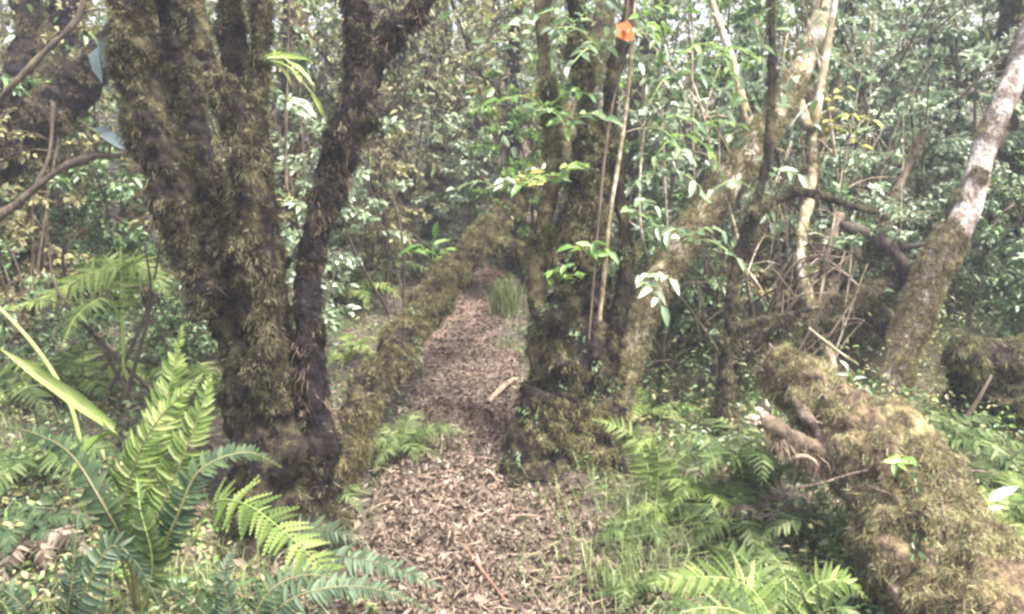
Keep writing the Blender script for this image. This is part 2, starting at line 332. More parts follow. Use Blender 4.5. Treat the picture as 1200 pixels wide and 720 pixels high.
b = Buf(); nx, ny = len(gx), len(gy); i = (np.arange(ny - 1)[:, None] * nx + np.arange(nx - 1)[None]).ravel()
b.add(np.c_[X.ravel(), Y.ravel(), Z], np.c_[i, i + 1, i + nx + 1, i + nx])
ground = b.build('ground', M['ground'], None, 'structure')
at_ = ground.data.attributes.new('path', 'FLOAT', 'POINT'); at_.data.foreach_set('value', pathmask(X.ravel(), Y.ravel()).astype(np.float32))

def scatter(n, y0=1.5, y1=13, spread=.72, mx=.6, power=1.0):
    y = y0 * (y1 / y0) ** (rng.random(n) ** power); x = (rng.random(n) * 2 - 1) * (y * spread + mx); return x, y

# ------------------------------------------------------------------ trees
LOGS = []
BARKD = [(3, .18), (7, .28), (16, .28), (38, .2)]
PALED = [(3, .10), (9, .08), (24, .05)]
def pl(*a):                                    # pixel polyline (x, y, depth, radius px) -> points, radii
    P = np.array([at(x, y, d) for x, y, d, r in a]); r = np.array([r * d / F for x, y, d, r in a]); return P, r
def tree(name, label, cat, limbs, bark, moss, density, ln=(.015, .045), wd=.0022, droop=.6, group=None, hang=0, clump=.25, trunk_name='trunk', lobes=None, seg=22, disp=BARKD, moss2=None, crown=None, hang_mat=None, mix2=.5, epi=0, tuft=.3, tcut=-.05):
    """limbs: (part name, points, radii); the first is the trunk. Returns the thing and its sampled surface."""
    base = limbs[0][1][0]
    if density > 12000: LOGS.extend((l[1], l[2]) for l in limbs)
    t = thing(name, label, cat, drop(base), group)
    parts = []
    for k, lb in enumerate(limbs):
        nm, P, r = lb[:3]; b = Buf()
        big = r.max() > .07
        s = tube(b, P, r, int(seg * 1.9) if big else max(9, seg // 2), .013 if big else .02, disp, int(rng.integers(1000)), True, lobes if k == 0 else None)
        o = b.build(nm, lb[3] if len(lb) > 3 else bark, t)
        if len(lb) > 3: o['label'] = lb[4]
        parts.append(s)
    area = sum((2 * np.pi * np.mean(l[2]) * np.linalg.norm(np.diff(l[1], axis=0), axis=1).sum()) for l in limbs)
    n = int(area * density * 3)
    if n:
        p, nn = surf(parts, n); mk = noise(p * 7, 4) + .6 * noise(p * 19, 5) + .35 * rng.random(n); vis = (nn * nrm(CAM - p)).sum(1) > -.3; keep = (mk > -clump) & vis
        p, nn, mk = p[keep], nn[keep], mk[keep]
        L_ = .8 * (ln[0] + (ln[1] - ln[0]) * rng.random(len(p)) ** 2.5) * (.55 + .5 * np.clip(mk, 0, 1)); wd1 = wd * .45
        sel = rng.random(len(p)) < (.0 if moss2 is None else mix2 + .25 + .9 * noise(p * 5, 77))
        b = Buf(); fuzz(b, p[~sel], nn[~sel], L_[~sel], wd1, droop, .75); b.build('moss', moss, t, 'stuff')
        if moss2 is not None and sel.any():
            b = Buf(); fuzz(b, p[sel], nn[sel], L_[sel], wd1, droop, .75); b.build('moss', moss2, t, 'stuff')
    nt_ = int(area * density * tuft)
    if nt_:
        p, nn = surf(parts, nt_); mk = noise(p * 5.5, 14) + .7 * noise(p * 14, 15) + .25 * rng.normal(size=nt_); k = ((nn * nrm(CAM - p)).sum(1) > -.35) & (mk > tcut); p, nn, mk = p[k], nn[k], mk[k]
        m_ = 15; sz = np.repeat((.008 + .018 * rng.random(len(p)) ** 2) * (1 + .5 * np.clip(mk, 0, 1.2)), m_); dr = np.repeat(nrm(nn * .8 + .35 * rng.normal(size=p.shape) + [0, 0, -droop * .9]), m_, 0)
        s2 = np.repeat(rng.random(len(p)) < (0 if moss2 is None else .22), m_); p = np.repeat(p, m_, 0) + rng.normal(size=(len(p) * m_, 3)) * .009
        for q_, mt_ in ((~s2, moss), (s2, moss2)):
            if q_.any():
                b = Buf(); strands(b, p[q_], dr[q_], sz[q_] * (.6 + .6 * rng.random(q_.sum())), wd * .45, droop * 1.6, .95); b.build('moss_tufts', mt_, t, 'stuff')
    if epi:
        p, nn = surf(parts, epi); p = np.repeat(p, 14, 0) + rng.normal(size=(epi * 14, 3)) * .025; nn = np.repeat(nn, 14, 0); k = (nn * nrm(CAM - p)).sum(1) > -.2; p, nn = p[k], nn[k]
        b = Buf(); l_ = .012 + .022 * rng.random(len(p)); leaves(b, SMALL, p + nn * .012, nn * .5 + rng.normal(size=p.shape) * .45 + [0, 0, -.7], nn + rng.normal(size=p.shape) * .4, l_, l_ * .45); b.build('clinging_fern', M['leaf_mid'], t, 'stuff')
    if hang:
        p, nn = surf(parts, hang // 3); k = (nn[:, 2] < .6) & (rng.random(len(p)) < .45); p, nn = np.repeat(p[k], 14, 0), np.repeat(nn[k], 14, 0)
        p = p + rng.normal(size=p.shape) * .012
        b = Buf(); strands(b, p, nn * .7 + np.array([0, 0, -.7]), .012 + .05 * rng.random(len(p)) ** 2.5, wd * .4, 1.2, .9); b.build('hanging_moss', hang_mat or moss, t, 'stuff')
    if crown: crown(t, limbs)
    return t, parts
def crown_fn(mat, n, ln, top_only=True, rad=.9, tpl=SMALL):
    def f(t, limbs):
        P = np.concatenate([l[1][-2:] for l in limbs]); P = P[P[:, 2] > 1.25] if (P[:, 2] > 1.25).any() else P; c = P[rng.integers(len(P), size=n // 40 + 1)]
        c = c + rng.normal(size=c.shape) * np.array([rad, rad, rad * .6])
        p = np.repeat(c, 40, 0) + rng.normal(size=(len(c) * 40, 3)) * .22
        d = rng.normal(size=p.shape) + np.array([0, 0, -.3]); z = rng.normal(size=p.shape) * .6 + np.array([0, 0, 1.0])
        b = Buf(); l = ln * (.6 + .8 * rng.random(len(p))); leaves(b, tpl, p, d, z, l, l * .5); b.build('crown', mat, t, 'stuff')
    return f

# big dark mossy tree at the left
D0 = 3.25
T1, T1s = tree('mossy_tree', 'thick dark mossy tree with many upright limbs standing behind the tall fern', 'tree', [
    ('trunk', *pl((334, 640, D0, 66), (328, 585, D0, 54), (318, 520, D0, 46), (304, 440, D0, 38), (284, 360, D0, 36), (262, 290, D0, 36), (238, 220, D0, 28))),
    ('limb', *pl((250, 370, 3.2, 24), (228, 300, 3.2, 28), (202, 230, 3.17, 28), (176, 150, 3.15, 25), (161, 60, 3.15, 22), (153, -20, 3.15, 21), (146, -200, 3.2, 19))),
    ('limb', *pl((312, 480, 3.14, 20), (309, 400, 3.1, 21), (302, 310, 3.06, 21), (294, 220, 3.04, 19), (274, 140, 3.04, 17), (246, 75, 3.06, 15), (222, 0, 3.08, 14), (205, -200, 3.2, 12))),
    ('limb', *pl((255, 290, 3.4, 30), (230, 190, 3.42, 21), (212, 90, 3.45, 18), (200, 0, 3.45, 17), (188, -200, 3.45, 14)), M['mossy_black'], 'dark bare limb with its shade painted in'),  # near-black colour stands for the shade between the limbs
    ('limb', *pl((336, 480, 3.35, 17), (326, 380, 3.38, 15), (317, 300, 3.42, 13), (309, 210, 3.46, 13), (299, 120, 3.5, 12), (305, 40, 3.5, 12), (316, -200, 3.5, 11))),
    ('limb', *pl((290, 260, 3.62, 16), (284, 160, 3.7, 15), (274, 60, 3.72, 14), (266, -20, 3.72, 14), (258, -200, 3.72, 11)), M['mossy_black'], 'dark rear limb added to darken the gap between limbs'),  # added limb, its black colour stands for the dark background gap
    ], M['mossy_dark'], M['moss_dark'], 20000, (.012, .05), .0026, .5, hang=3600, tcut=.1, lobes=(4, .35, .12), moss2=M['moss_black'], seg=30)
T1b, _ = tree('forked_stem', 'dark nearly black mossy stem forking beside the thick left tree and leaning right', 'tree', [
    ('trunk', *pl((366, 615, 3.2, 24), (372, 520, 3.2, 21), (367, 430, 3.2, 17), (360, 345, 3.22, 16), (374, 265, 3.25, 16), (402, 175, 3.3, 18), (424, 105, 3.33, 19))),
    ('limb', *pl((418, 118, 3.33, 18), (444, 62, 3.33, 15), (480, 20, 3.3, 13), (520, -25, 3.3, 12), (620, -150, 3.3, 9))),
    ('limb', *pl((422, 112, 3.33, 18), (424, 60, 3.36, 18), (418, 15, 3.36, 15), (408, -15, 3.36, 11), (400, -160, 3.4, 8))),
    ], M['mossy_black'], M['moss_black'], 17000, (.012, .04), .0026, .5, hang=1400, tcut=.1, hang_mat=M['moss_rust'], moss2=M['moss_dark'])
# leaning mossy trunk
T2, T2s = tree('leaning_tree', 'golden brown mossy trunk leaning low over the left edge of the path', 'tree', [
    ('trunk', *pl((362, 610, 3.55, 28), (400, 530, 3.75, 25), (444, 445, 4.0, 22), (496, 365, 4.5, 19), (555, 292, 5.1, 15), (614, 226, 5.6, 11), (660, 165, 6.0, 9), (700, 60, 6.6, 10), (720, -100, 7.0, 8))),
    ('branch', *pl((545, 300, 5.1, 14), (590, 290, 5.2, 10), (640, 300, 5.3, 7), (668, 320, 5.3, 4))),
    ], M['mossy_dark'], M['moss_olive'], 17000, (.015, .055), .003, .7, hang=3200, hang_mat=M['moss_dark'], epi=20, moss2=M['moss_mid'], crown=crown_fn(M['leaf_olive'], 240, .06, rad=.5))
# middle tree
D3 = 3.95
T3, T3s = tree('mossy_tree', 'mossy tree with flared root base standing at the right edge of the path', 'tree', [
    ('trunk', *pl((662, 585, 3.85, 66), (664, 530, 3.88, 54), (668, 450, D3, 44), (677, 350, D3, 34), (686, 260, D3, 26), (692, 180, D3, 19), (686, 100, D3, 14), (676, 0, D3, 14), (668, -200, D3, 12))),
    ('root', *pl((645, 470, 3.85, 30), (624, 510, 3.8, 24), (606, 545, 3.74, 15), (592, 572, 3.7, 7), (584, 590, 3.68, 3))),
    ('root', *pl((690, 480, 3.85, 30), (712, 525, 3.8, 22), (746, 560, 3.76, 13), (775, 590, 3.72, 4))),
    ('limb', *pl((646, 480, D3, 22), (630, 380, 3.97, 11), (632, 290, 4.0, 10), (646, 210, 4.05, 9), (644, 130, 4.1, 9), (636, 40, 4.1, 8), (632, -160, 4.2, 10)), M['mossy_gold'], 'slimmer limb wrapped in yellow green moss'),
    ('limb', *pl((694, 450, 3.9, 24), (726, 370, 3.9, 13), (734, 290, 3.92, 9), (722, 200, 3.95, 8), (716, 110, 3.95, 8), (738, 10, 4.0, 7), (760, -160, 4.0, 8))),
    ], M['mossy_dark'], M['moss_olive'], 16000, (.012, .05), .0028, .6, hang=2600, epi=110, hang_mat=M['moss_dark'], lobes=(5, .4, .12), moss2=M['moss_black'], mix2=.75, tcut=.3, crown=crown_fn(M['leaf_mid'], 400, .06, rad=.5))
T4, T4s = tree('pale_leaning_tree', 'slender leaning tree with bare pale bark above, rising rightwards from behind the middle tree', 'tree', [
    ('trunk', *pl((712, 490, 4.1, 22), (735, 415, 4.15, 18), (775, 325, 4.25, 17), (830, 245, 4.4, 18), (885, 170, 4.6, 16), (930, 100, 5.0, 14), (955, 40, 5.15, 13), (966, -20, 5.3, 12), (960, -200, 5.6, 9))),
    ('branch', *pl((925, 108, 5.0, 11), (950, 150, 4.95, 6), (962, 100, 4.95, 4.5), (972, 40, 5.0, 4), (990, -80, 5.0, 4))),
    ('branch', *pl((885, 172, 4.8, 9), (870, 120, 4.8, 6), (858, 70, 4.85, 5), (840, 20, 4.9, 4), (815, -60, 5.0, 3))),
    ], M['bark_moss'], M['moss_gold'], 0, disp=PALED)
p_, n_ = surf(T4s[:1], 60000); k_ = ((p_[:, 2] < 2.05 + .35 * noise(p_ * 5, 3)) & (noise(p_ * 12, 6) > -.45)) | (noise(p_ * 8, 6) > .6); b = Buf(); fuzz(b, p_[k_], n_[k_], .01 + .03 * rng.random(k_.sum()), .0022, .5); b.build('moss', M['moss_mid'], T4, 'stuff')
k_ &= rng.random(len(k_)) < .5; b = Buf(); fuzz(b, p_[k_], n_[k_], .01 + .03 * rng.random(k_.sum()), .0022, .5); b.build('moss', M['moss_gold'], T4, 'stuff')
k_ &= rng.random(len(k_)) < .12; q_ = np.repeat(p_[k_], 9, 0) + rng.normal(size=(k_.sum() * 9, 3)) * .006; b = Buf(); strands(b, q_, np.repeat(nrm(n_[k_] + .5 * rng.normal(size=(k_.sum(), 3)) + [0, 0, -.5]), 9, 0), .01 + .02 * rng.random(len(q_)), .0014, .7, .9); b.build('moss_tufts', M['moss_gold'], T4, 'stuff')
T5, T5s = tree('pale_leaning_tree', 'pale lichen-spotted tree with reddish mossy foot leaning right behind the broken mossy log', 'tree', [
    ('trunk', *pl((1030, 520, 4.3, 28), (1045, 450, 4.35, 22), (1072, 375, 4.4, 18), (1094, 315, 4.45, 19), (1134, 246, 4.5, 16), (1155, 170, 4.55, 13), (1188, 95, 4.6, 14), (1218, 10, 4.65, 13), (1290, -160, 4.7, 13))),
    ], M['bark_pale'], M['moss_rust'], 0, disp=PALED)
p_, n_ = surf(T5s, 50000); k_ = (p_[:, 2] < .98 + .35 * noise(p_ * 5, 3)) | (noise(p_ * 9, 9) > .2); b = Buf(); fuzz(b, p_[k_], n_[k_], .01 + .03 * rng.random(k_.sum()), .0022, .5); b.build('moss', M['moss_rust'], T5, 'stuff')
k_ &= (rng.random(len(k_)) < .16) & (p_[:, 2] < 1.25 + .4 * noise(p_ * 6, 12)); q_ = np.repeat(p_[k_], 10, 0) + rng.normal(size=(k_.sum() * 10, 3)) * .007; b = Buf(); strands(b, q_, np.repeat(nrm(n_[k_] + .5 * rng.normal(size=(k_.sum(), 3)) + [0, 0, -.6]), 10, 0), .01 + .02 * rng.random(len(q_)), .0014, .9, .9); b.build('moss_tufts', M['moss_olive'], T5, 'stuff')
# left background trunk
tree('dark_leaning_tree', 'dark purplish trunk leaning across the upper left corner behind the thick tree', 'tree', [
    ('trunk', *pl((-140, 400, 4.9, 36), (-80, 300, 4.9, 32), (-20, 205, 4.9, 28), (40, 150, 4.9, 24), (95, 95, 4.95, 20), (140, 40, 5.0, 15), (190, -80, 5.1, 10))),
    ('limb', *pl((-25, 215, 4.9, 20), (5, 130, 4.95, 15), (30, 50, 5.0, 12), (45, -60, 5.0, 9))),
    ], M['mossy_black'], M['moss_mid'], 9000, (.01, .05), .003, .5, hang=900, crown=crown_fn(M['leaf_mid'], 900, .055))
tree('dead_branch', 'bare curved brown branch reaching in from the left edge under a leaf with painted bluish glare', 'branch', [
    ('stem', *pl((-60, 285, 3.6, 7), (5, 250, 3.6, 6), (40, 222, 3.6, 5), (75, 196, 3.6, 4), (110, 184, 3.6, 3.5), (140, 183, 3.6, 2.5))),
    ('twig', *pl((40, 222, 3.6, 3), (58, 180, 3.65, 2.4), (62, 120, 3.7, 2)))], M['bark_brown'], M['moss_dark'], 0)
tree('dead_branch', 'bare brown twig slanting upward at the upper left corner before the dark trunk', 'branch', [
    ('stem', *pl((-50, 160, 4.2, 4), (20, 95, 4.2, 4), (55, 58, 4.2, 4), (90, 22, 4.2, 4), (120, -60, 4.2, 3)))], M['bark_brown'], M['moss_dark'], 0)
tree('sapling', 'thin dark upright sapling stem growing right of the middle tree', 'sapling', [
    ('stem', *pl((838, 590, 4.0, 11), (846, 500, 4.0, 9), (852, 410, 4.02, 8), (862, 320, 4.05, 8), (880, 255, 4.08, 7), (900, 180, 4.1, 6), (905, 60, 4.2, 5), (900, -100, 4.2, 4))),
    ('twig', *pl((855, 390, 4.0, 5), (900, 375, 4.0, 4), (960, 360, 4.05, 3))),
    ('twig', *pl((880, 255, 4.0, 6), (905, 238, 4.0, 6), (940, 225, 4.0, 5), (985, 238, 4.05, 4), (1030, 250, 4.1, 3)))], M['mossy_dark'], M['moss_dark'], 12000, (.01, .03), .0025, .5, crown=crown_fn(M['leaf_pale'], 200, .07, rad=.4))
# background trunks: (x_top, x_bottom, y_bottom, depth, r px at depth, bark, moss, label)
bgt = [
 (606, 604, 300, 8.0, 8, 'bark_dark', 'moss_black', 'thin dark straight trunk far behind the top of the leaning golden trunk'),
 (575, 560, 320, 9.5, 9, 'wood_tan', 'moss_gold', 'tan trunk far up the path behind the leaning golden trunk'),
 (500, 512, 330, 8.5, 14, 'bark_brown', 'moss_dark', 'greyish mossy trunk hung with moss behind the dark forked stem'),
 (540, 536, 320, 10.5, 8, 'bark_brown', 'moss_green', 'slim green mossed trunk left of the tan trunk'),
 (398, 394, 330, 7.0, 4, 'bark_dark', 'moss_black', 'dark slim trunk seen over the top of the forked stem'),
 (336, 334, 340, 6.5, 4, 'bark_dark', 'moss_black', 'pole-thin dark stem between the thick left tree and the forked stem'),
 (352, 350, 340, 7.6, 14, 'wood_red', 'moss_rust', 'reddish brown trunk half hidden between the thick left tree and the forked stem'),
 (455, 470, 330, 7.4, 17, 'bark_brown', 'moss_dark', 'brown trunk draped in moss just right of the dark forked stem'),
 (790, 750, 340, 7.6, 9, 'bark_brown', 'moss_dark', 'slim brown trunk behind the hanging vine'),
 (870, 905, 330, 7.2, 5, 'bark_pale', 'moss_gold', 'thin pale straight stem behind the slender leaning tree'),
 (1100, 1092, 330, 7.8, 15, 'bark_dark', 'moss_black', 'dark trunk added for the dark hole inside the pale-leaved shrubs on the right'),  # black trunk added where the shrubs only have a dark hole
 (1190, 1180, 420, 5.6, 16, 'bark_dark', 'moss_dark', 'dark upright trunk at the right edge behind the lichen-spotted tree'),
 (1010, 985, 330, 7.4, 6, 'bark_brown', 'moss_dark', 'slim brown trunk among pale-leaved shrubs right of the slender leaning tree'),
 (80, 75, 400, 6.8, 20, 'bark_dark', 'moss_black', 'blackish trunk in the shade behind the yellow-green tree fern'),
 (20, 10, 400, 6.2, 18, 'bark_brown', 'moss_dark', 'brown mossy trunk at the left edge below the dark leaning trunk'),
 (180, 165, 380, 7.5, 12, 'wood_red', 'moss_dark', 'reddish trunk close behind the left flank of the thick left tree'),
]
for xt, xb, yb, d, r, bk, ms, lab in bgt:
    g0 = at(xb, yb, d); g0 = drop(g0, -.05); top = at(xt, -60, d + .2); up = top + (top - g0) * .6 + np.array([0, 0, .4]); mid = (g0 + top) / 2 + rng.normal(size=3) * np.array([.16, .12, 0])
    rm = r * d / F
    tree('slender_tree', lab, 'tree', [('trunk', np.array([g0, mid, top, up]), np.array([rm * 1.3, rm, rm * .85, rm * .5])),
         ('branch', np.array([mid, mid + np.array([rng.choice([-1, 1]) * .35, .1, .45]), mid + np.array([rng.choice([-1, 1]) * .6, .1, 1.1])]), np.array([rm * .4, rm * .3, rm * .15]))],
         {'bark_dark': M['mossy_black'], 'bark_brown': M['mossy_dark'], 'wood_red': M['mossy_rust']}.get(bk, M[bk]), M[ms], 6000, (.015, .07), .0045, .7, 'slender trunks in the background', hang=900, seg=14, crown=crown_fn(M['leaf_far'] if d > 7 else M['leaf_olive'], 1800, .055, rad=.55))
# fallen and dead wood on the right
tree('fallen_log', 'mossy fallen branch sloping up to the right behind the thin sapling', 'log', [
    ('log', *pl((770, 480, 4.4, 9), (820, 445, 4.45, 10), (880, 402, 4.55, 9), (945, 352, 4.7, 9), (1010, 308, 4.85, 8), (1050, 285, 4.9, 5)))], M['mossy_dark'], M['moss_mid'], 14000, (.015, .04), .003, .6, hang=450)
tree('fallen_log', 'thicker grey mossy branch lying lower behind the broken log', 'log', [
    ('log', *pl((815, 520, 4.3, 13), (870, 452, 4.35, 12), (925, 405, 4.4, 12), (985, 362, 4.5, 11), (1055, 325, 4.7, 10)))], M['mossy_dark'], M['moss_dark'], 14000, (.015, .05), .003, .6, hang=450, moss2=M['moss_mid'])
for lab_, q_, bk_ in (
    ('slim mossy limb leaning up right between the sapling and slender leaning tree', ((758, 440, 4.85, 8), (840, 335, 4.9, 8), (900, 262, 5.0, 7), (960, 170, 5.3, 5), (985, 60, 5.5, 4)), 'mossy_dark'),
    ('slim grey limb rising from behind the broken log end towards the pale shrubs', ((895, 475, 4.5, 9), (930, 400, 4.5, 8), (978, 330, 4.7, 7), (1040, 245, 5.0, 5), (1085, 150, 5.2, 4)), 'bark_brown'),
    ('crooked upright stem right of the thin dark sapling', ((995, 470, 4.5, 7), (962, 395, 4.5, 7), (938, 300, 4.6, 6), (952, 200, 4.9, 5), (948, 80, 5.1, 4)), 'bark_moss'),
    ('low mossy limb sagging leftward from the foot of the lichen-spotted tree', ((1075, 430, 4.7, 10), (1020, 372, 4.7, 9), (950, 338, 4.75, 7), (868, 318, 4.8, 4)), 'mossy_dark')):
    tree('leaning_sapling', lab_, 'sapling', [('stem', *pl(*q_))], M[bk_], M['moss_olive'], 6000, (.01, .04), .003, .6, 'slim crossing stems on the right', hang=260, moss2=M['moss_mid'])
tree('dead_stalk', 'bare tan dead stem standing tilted among the shrubs above the fallen branches', 'stem', [
    ('stem', *pl((930, 400, 4.9, 8), (952, 330, 4.9, 8), (970, 290, 4.9, 7), (985, 250, 4.9, 5))), ('twig', *pl((952, 332, 4.9, 5), (975, 305, 4.85, 4), (1000, 285, 4.85, 3)))], M['wood_tan'], M['moss_gold'], 0)
tree('dead_branch', 'dark crooked branch arching through the shrubs before the lichen-spotted tree', 'branch', [
    ('stem', *pl((985, 262, 4.6, 5), (1015, 275, 4.6, 8), (1045, 292, 4.6, 7), (1065, 330, 4.6, 6), (1060, 400, 4.6, 5))), ('twig', *pl((1045, 292, 4.6, 4), (1085, 285, 4.6, 3), (1120, 262, 4.6, 2)))], M['bark_dark'], M['moss_black'], 2500, (.01, .03), .003)
tree('dead_twig', 'thin pale twig lying across the gap left of the lichen-spotted tree foot', 'twig', [
    ('twig', *pl((948, 385, 4.0, 1.2), (978, 409, 4.0, 1.6), (1006, 428, 4.0, 1.0)))], M['bark_moss'], M['moss_gold'], 0)
tree('dead_twig', 'thin pale twig leaning on the dark mossy stump at the right edge', 'twig', [
    ('twig', *pl((1130, 495, 3.7, 3), (1148, 465, 3.7, 2.6), (1162, 440, 3.75, 2))) ], M['bark_brown'], M['moss_gold'], 0)
tree('mossy_stump', 'dark mossy stump with overhanging yellow moss cap at the right edge', 'stump', [
    ('trunk', *pl((1185, 560, 4.0, 75), (1180, 500, 4.0, 62), (1172, 450, 4.0, 52), (1165, 425, 4.0, 46))),
    ('log', *pl((1110, 408, 3.95, 20), (1140, 418, 3.9, 26), (1180, 430, 3.88, 30), (1250, 445, 3.9, 30)))], M['mossy_dark'], M['moss_green'], 12000, (.015, .05), .003, .7, hang=900, moss2=M['moss_rust'])

# broken mossy log in the right foreground
T9, T9s = tree('mossy_log', 'large broken log shaggy with golden moss jutting up in the right foreground', 'log', [
    ('log', *pl((906, 430, 3.2, 27), (940, 454, 3.1, 34), (985, 500, 2.95, 42), (1035, 558, 2.75, 54), (1082, 628, 2.55, 68), (1122, 705, 2.38, 80), (1165, 830, 2.1, 95), (1205, 980, 1.9, 105))),
    ('log', *pl((1018, 486, 2.9, 14), (1050, 498, 2.82, 25), (1074, 532, 2.7, 33), (1096, 590, 2.55, 38), (1124, 660, 2.4, 44), (1160, 760, 2.2, 54)), M['mossy_gold'], 'rounded rear shoulder of the log under thick moss'),
    ], M['mossy_rust'], M['moss_gold'], 26000, (.008, .038), .0024, .7, hang=3500, hang_mat=M['moss_gold'], epi=14, mix2=.35, tcut=-.12, moss2=M['moss_rust'], seg=34, disp=[(3, .12), (8, .15), (19, .2), (42, .17)], clump=.5)
b = Buf(); ps_ = tube(b, *pl((990, 552, 2.85, 17), (950, 527, 2.82, 14), (930, 517, 2.81, 11), (908, 503, 2.8, 12), (890, 492, 2.8, 9)), 22, .007, [(9, .3), (28, .28), (70, .2)], 5); st_ = b.build('stub', M['bark_brown'], T9)
pq_, nq_ = surf([ps_], 5000); kq_ = noise(pq_ * 16, 3) > -.1; b = Buf(); fuzz(b, pq_[kq_], nq_[kq_], .006 + .016 * rng.random(kq_.sum()), .0012, .6, .8); b.build('moss', M['moss_rust'], st_, 'stuff')
st_['label'] = 'snapped branch stub with a pale broken end'
b = Buf()
for k_ in range(30):
    u_, v_ = rng.normal(size=2) * 5.5; e_ = 4 + 5 * rng.random(); tube(b, *pl((893 + u_ * .5, 493 + v_, 2.79 + rng.normal() * .012, 3), (893 - e_ * .5 + u_ * .7, 493 - e_ * .28 + v_, 2.79, 2.2), (893 - e_ + u_, 493 - e_ * .55 + v_ * 1.15, 2.79, .8)), 5, .008, [(40, .3)], k_)
b.build('broken_end', M['wood_broken'], st_)
b = Buf(); pts = np.array([at(906 + 60 * u + rng.normal() * 4, 512 + 32 * u + rng.normal() * 4, 2.78) for u in rng.random(500)])
strands(b, pts, np.tile([0, -.3, -.6], (500, 1)), .02 + .05 * rng.random(500), .002, 1); b.build('moss', M['moss_rust'], st_, 'stuff')
tree('dead_twig', 'pale curled twig end resting against the underside of the snapped stub', 'twig', [('twig', *pl((922, 540, 2.78, 3), (938, 535, 2.76, 3.4), (952, 538, 2.75, 3), (958, 547, 2.75, 2)))], M['wood_tan'], M['moss_gold'], 0)

b = Buf(); tube(b, *pl((1010, 598, 2.68, 5), (1034, 650, 2.5, 11), (1058, 700, 2.36, 12), (1092, 770, 2.17, 11), (1120, 840, 2.03, 8)), 18, .008, [(9, .35), (30, .3), (80, .2)], 12); b.build('bare_wood', M['wood_bare'], T9)
b = Buf(); tube(b, *pl((925, 462, 3.02, 4), (950, 495, 2.9, 8), (985, 540, 2.8, 9), (1010, 590, 2.65, 5)), 12, .01, [(12, .3), (40, .25)], 13); b.build('bare_wood', M['wood_bare'], T9)
b = Buf()
for k_ in range(40):
    u_, v_ = rng.normal(size=2) * 11; e_ = 3 + 6 * rng.random(); tube(b, *pl((914 + u_, 434 + v_ * .9, 3.16 + rng.normal() * .03, 2.6), (914 - e_ * .4 + u_, 434 - e_ * .5 + v_ * .9, 3.17, 1.9), (914 - e_ * .8 + u_ * 1.1, 434 - e_ + v_, 3.18, .8)), 5, .01, [(40, .3)], k_)
b.build('broken_end', M['wood_bare'], T9)
for k_ in range(13):                             # thin roots and rotten splinters creeping over the log
    u_ = rng.random(); c_ = catmull(np.c_[pl((915, 432, 3.1, 1), (985, 485, 2.88, 1), (1050, 560, 2.62, 1), (1100, 650, 2.36, 1), (1130, 740, 2.15, 1))[0]], 40)[int(u_ * 39)]
    d_ = np.array([rng.normal() * .09 + .03, -.02, -.07 + .05 * rng.normal()]) * (1 + rng.random()); o_ = c_ + np.array([rng.normal() * .09, -.0, .03 * rng.normal()]); b = Buf()
    tube(b, np.array([o_, o_ + d_ * .5 + rng.normal(size=3) * .015 + [0, -.012, 0], o_ + d_, o_ + d_ * 1.4 + rng.normal(size=3) * .02 + [0, .03, -.02]]), np.array([.003, .005, .004, .002]) * (.7 + .8 * rng.random()), 6, .015, [(30, .25)], k_); b.build('root', M['bark_brown'] if k_ % 2 else M['wood_bare'], T9)
# vines and hanging things on the middle tree
tree('woody_vine', 'pale straight vine hanging in front of the middle tree from above', 'vine', [('stem', *pl((702, 378, 3.78, 3), (707, 330, 3.78, 2.8), (715, 250, 3.76, 2.4), (731, 150, 3.75, 2.2), (740, 60, 3.75, 2), (748, -60, 3.75, 2)))], M['bark_moss'], M['moss_gold'], 0)
tree('woody_vine', 'thin dark vine hanging just left of the pale vine on the middle tree', 'vine', [('stem', *pl((690, 400, 3.72, 1.6), (702, 250, 3.7, 1.5), (713, 150, 3.7, 1.5), (730, 60, 3.7, 1.4), (740, -60, 3.7, 1.4)))], M['bark_brown'], M['moss_gold'], 0)
tree('woody_vine', 'pinkish thin vine dangling between the thick left tree and the forked stem', 'vine', [('stem', *pl((336, 225, 4.0, 2), (335, 160, 4.0, 2), (337, 90, 4.0, 1.5), (340, -60, 4.0, 1.5)))], M['bark_brown'], M['moss_gold'], 0)
o_ = Buf(); leaves(o_, ROUND, np.array([at(722, 30, 3.66)]), np.array([at(742, 44, 3.66) - at(722, 30, 3.66)]), np.array([[.1, -1, .5]]), .095, .085)
tag(o_.build('dead_leaf', M['orange'], org=at(722, 30, 3.66)), 'single orange dead leaf caught on the vines high on the middle tree', 'leaf')

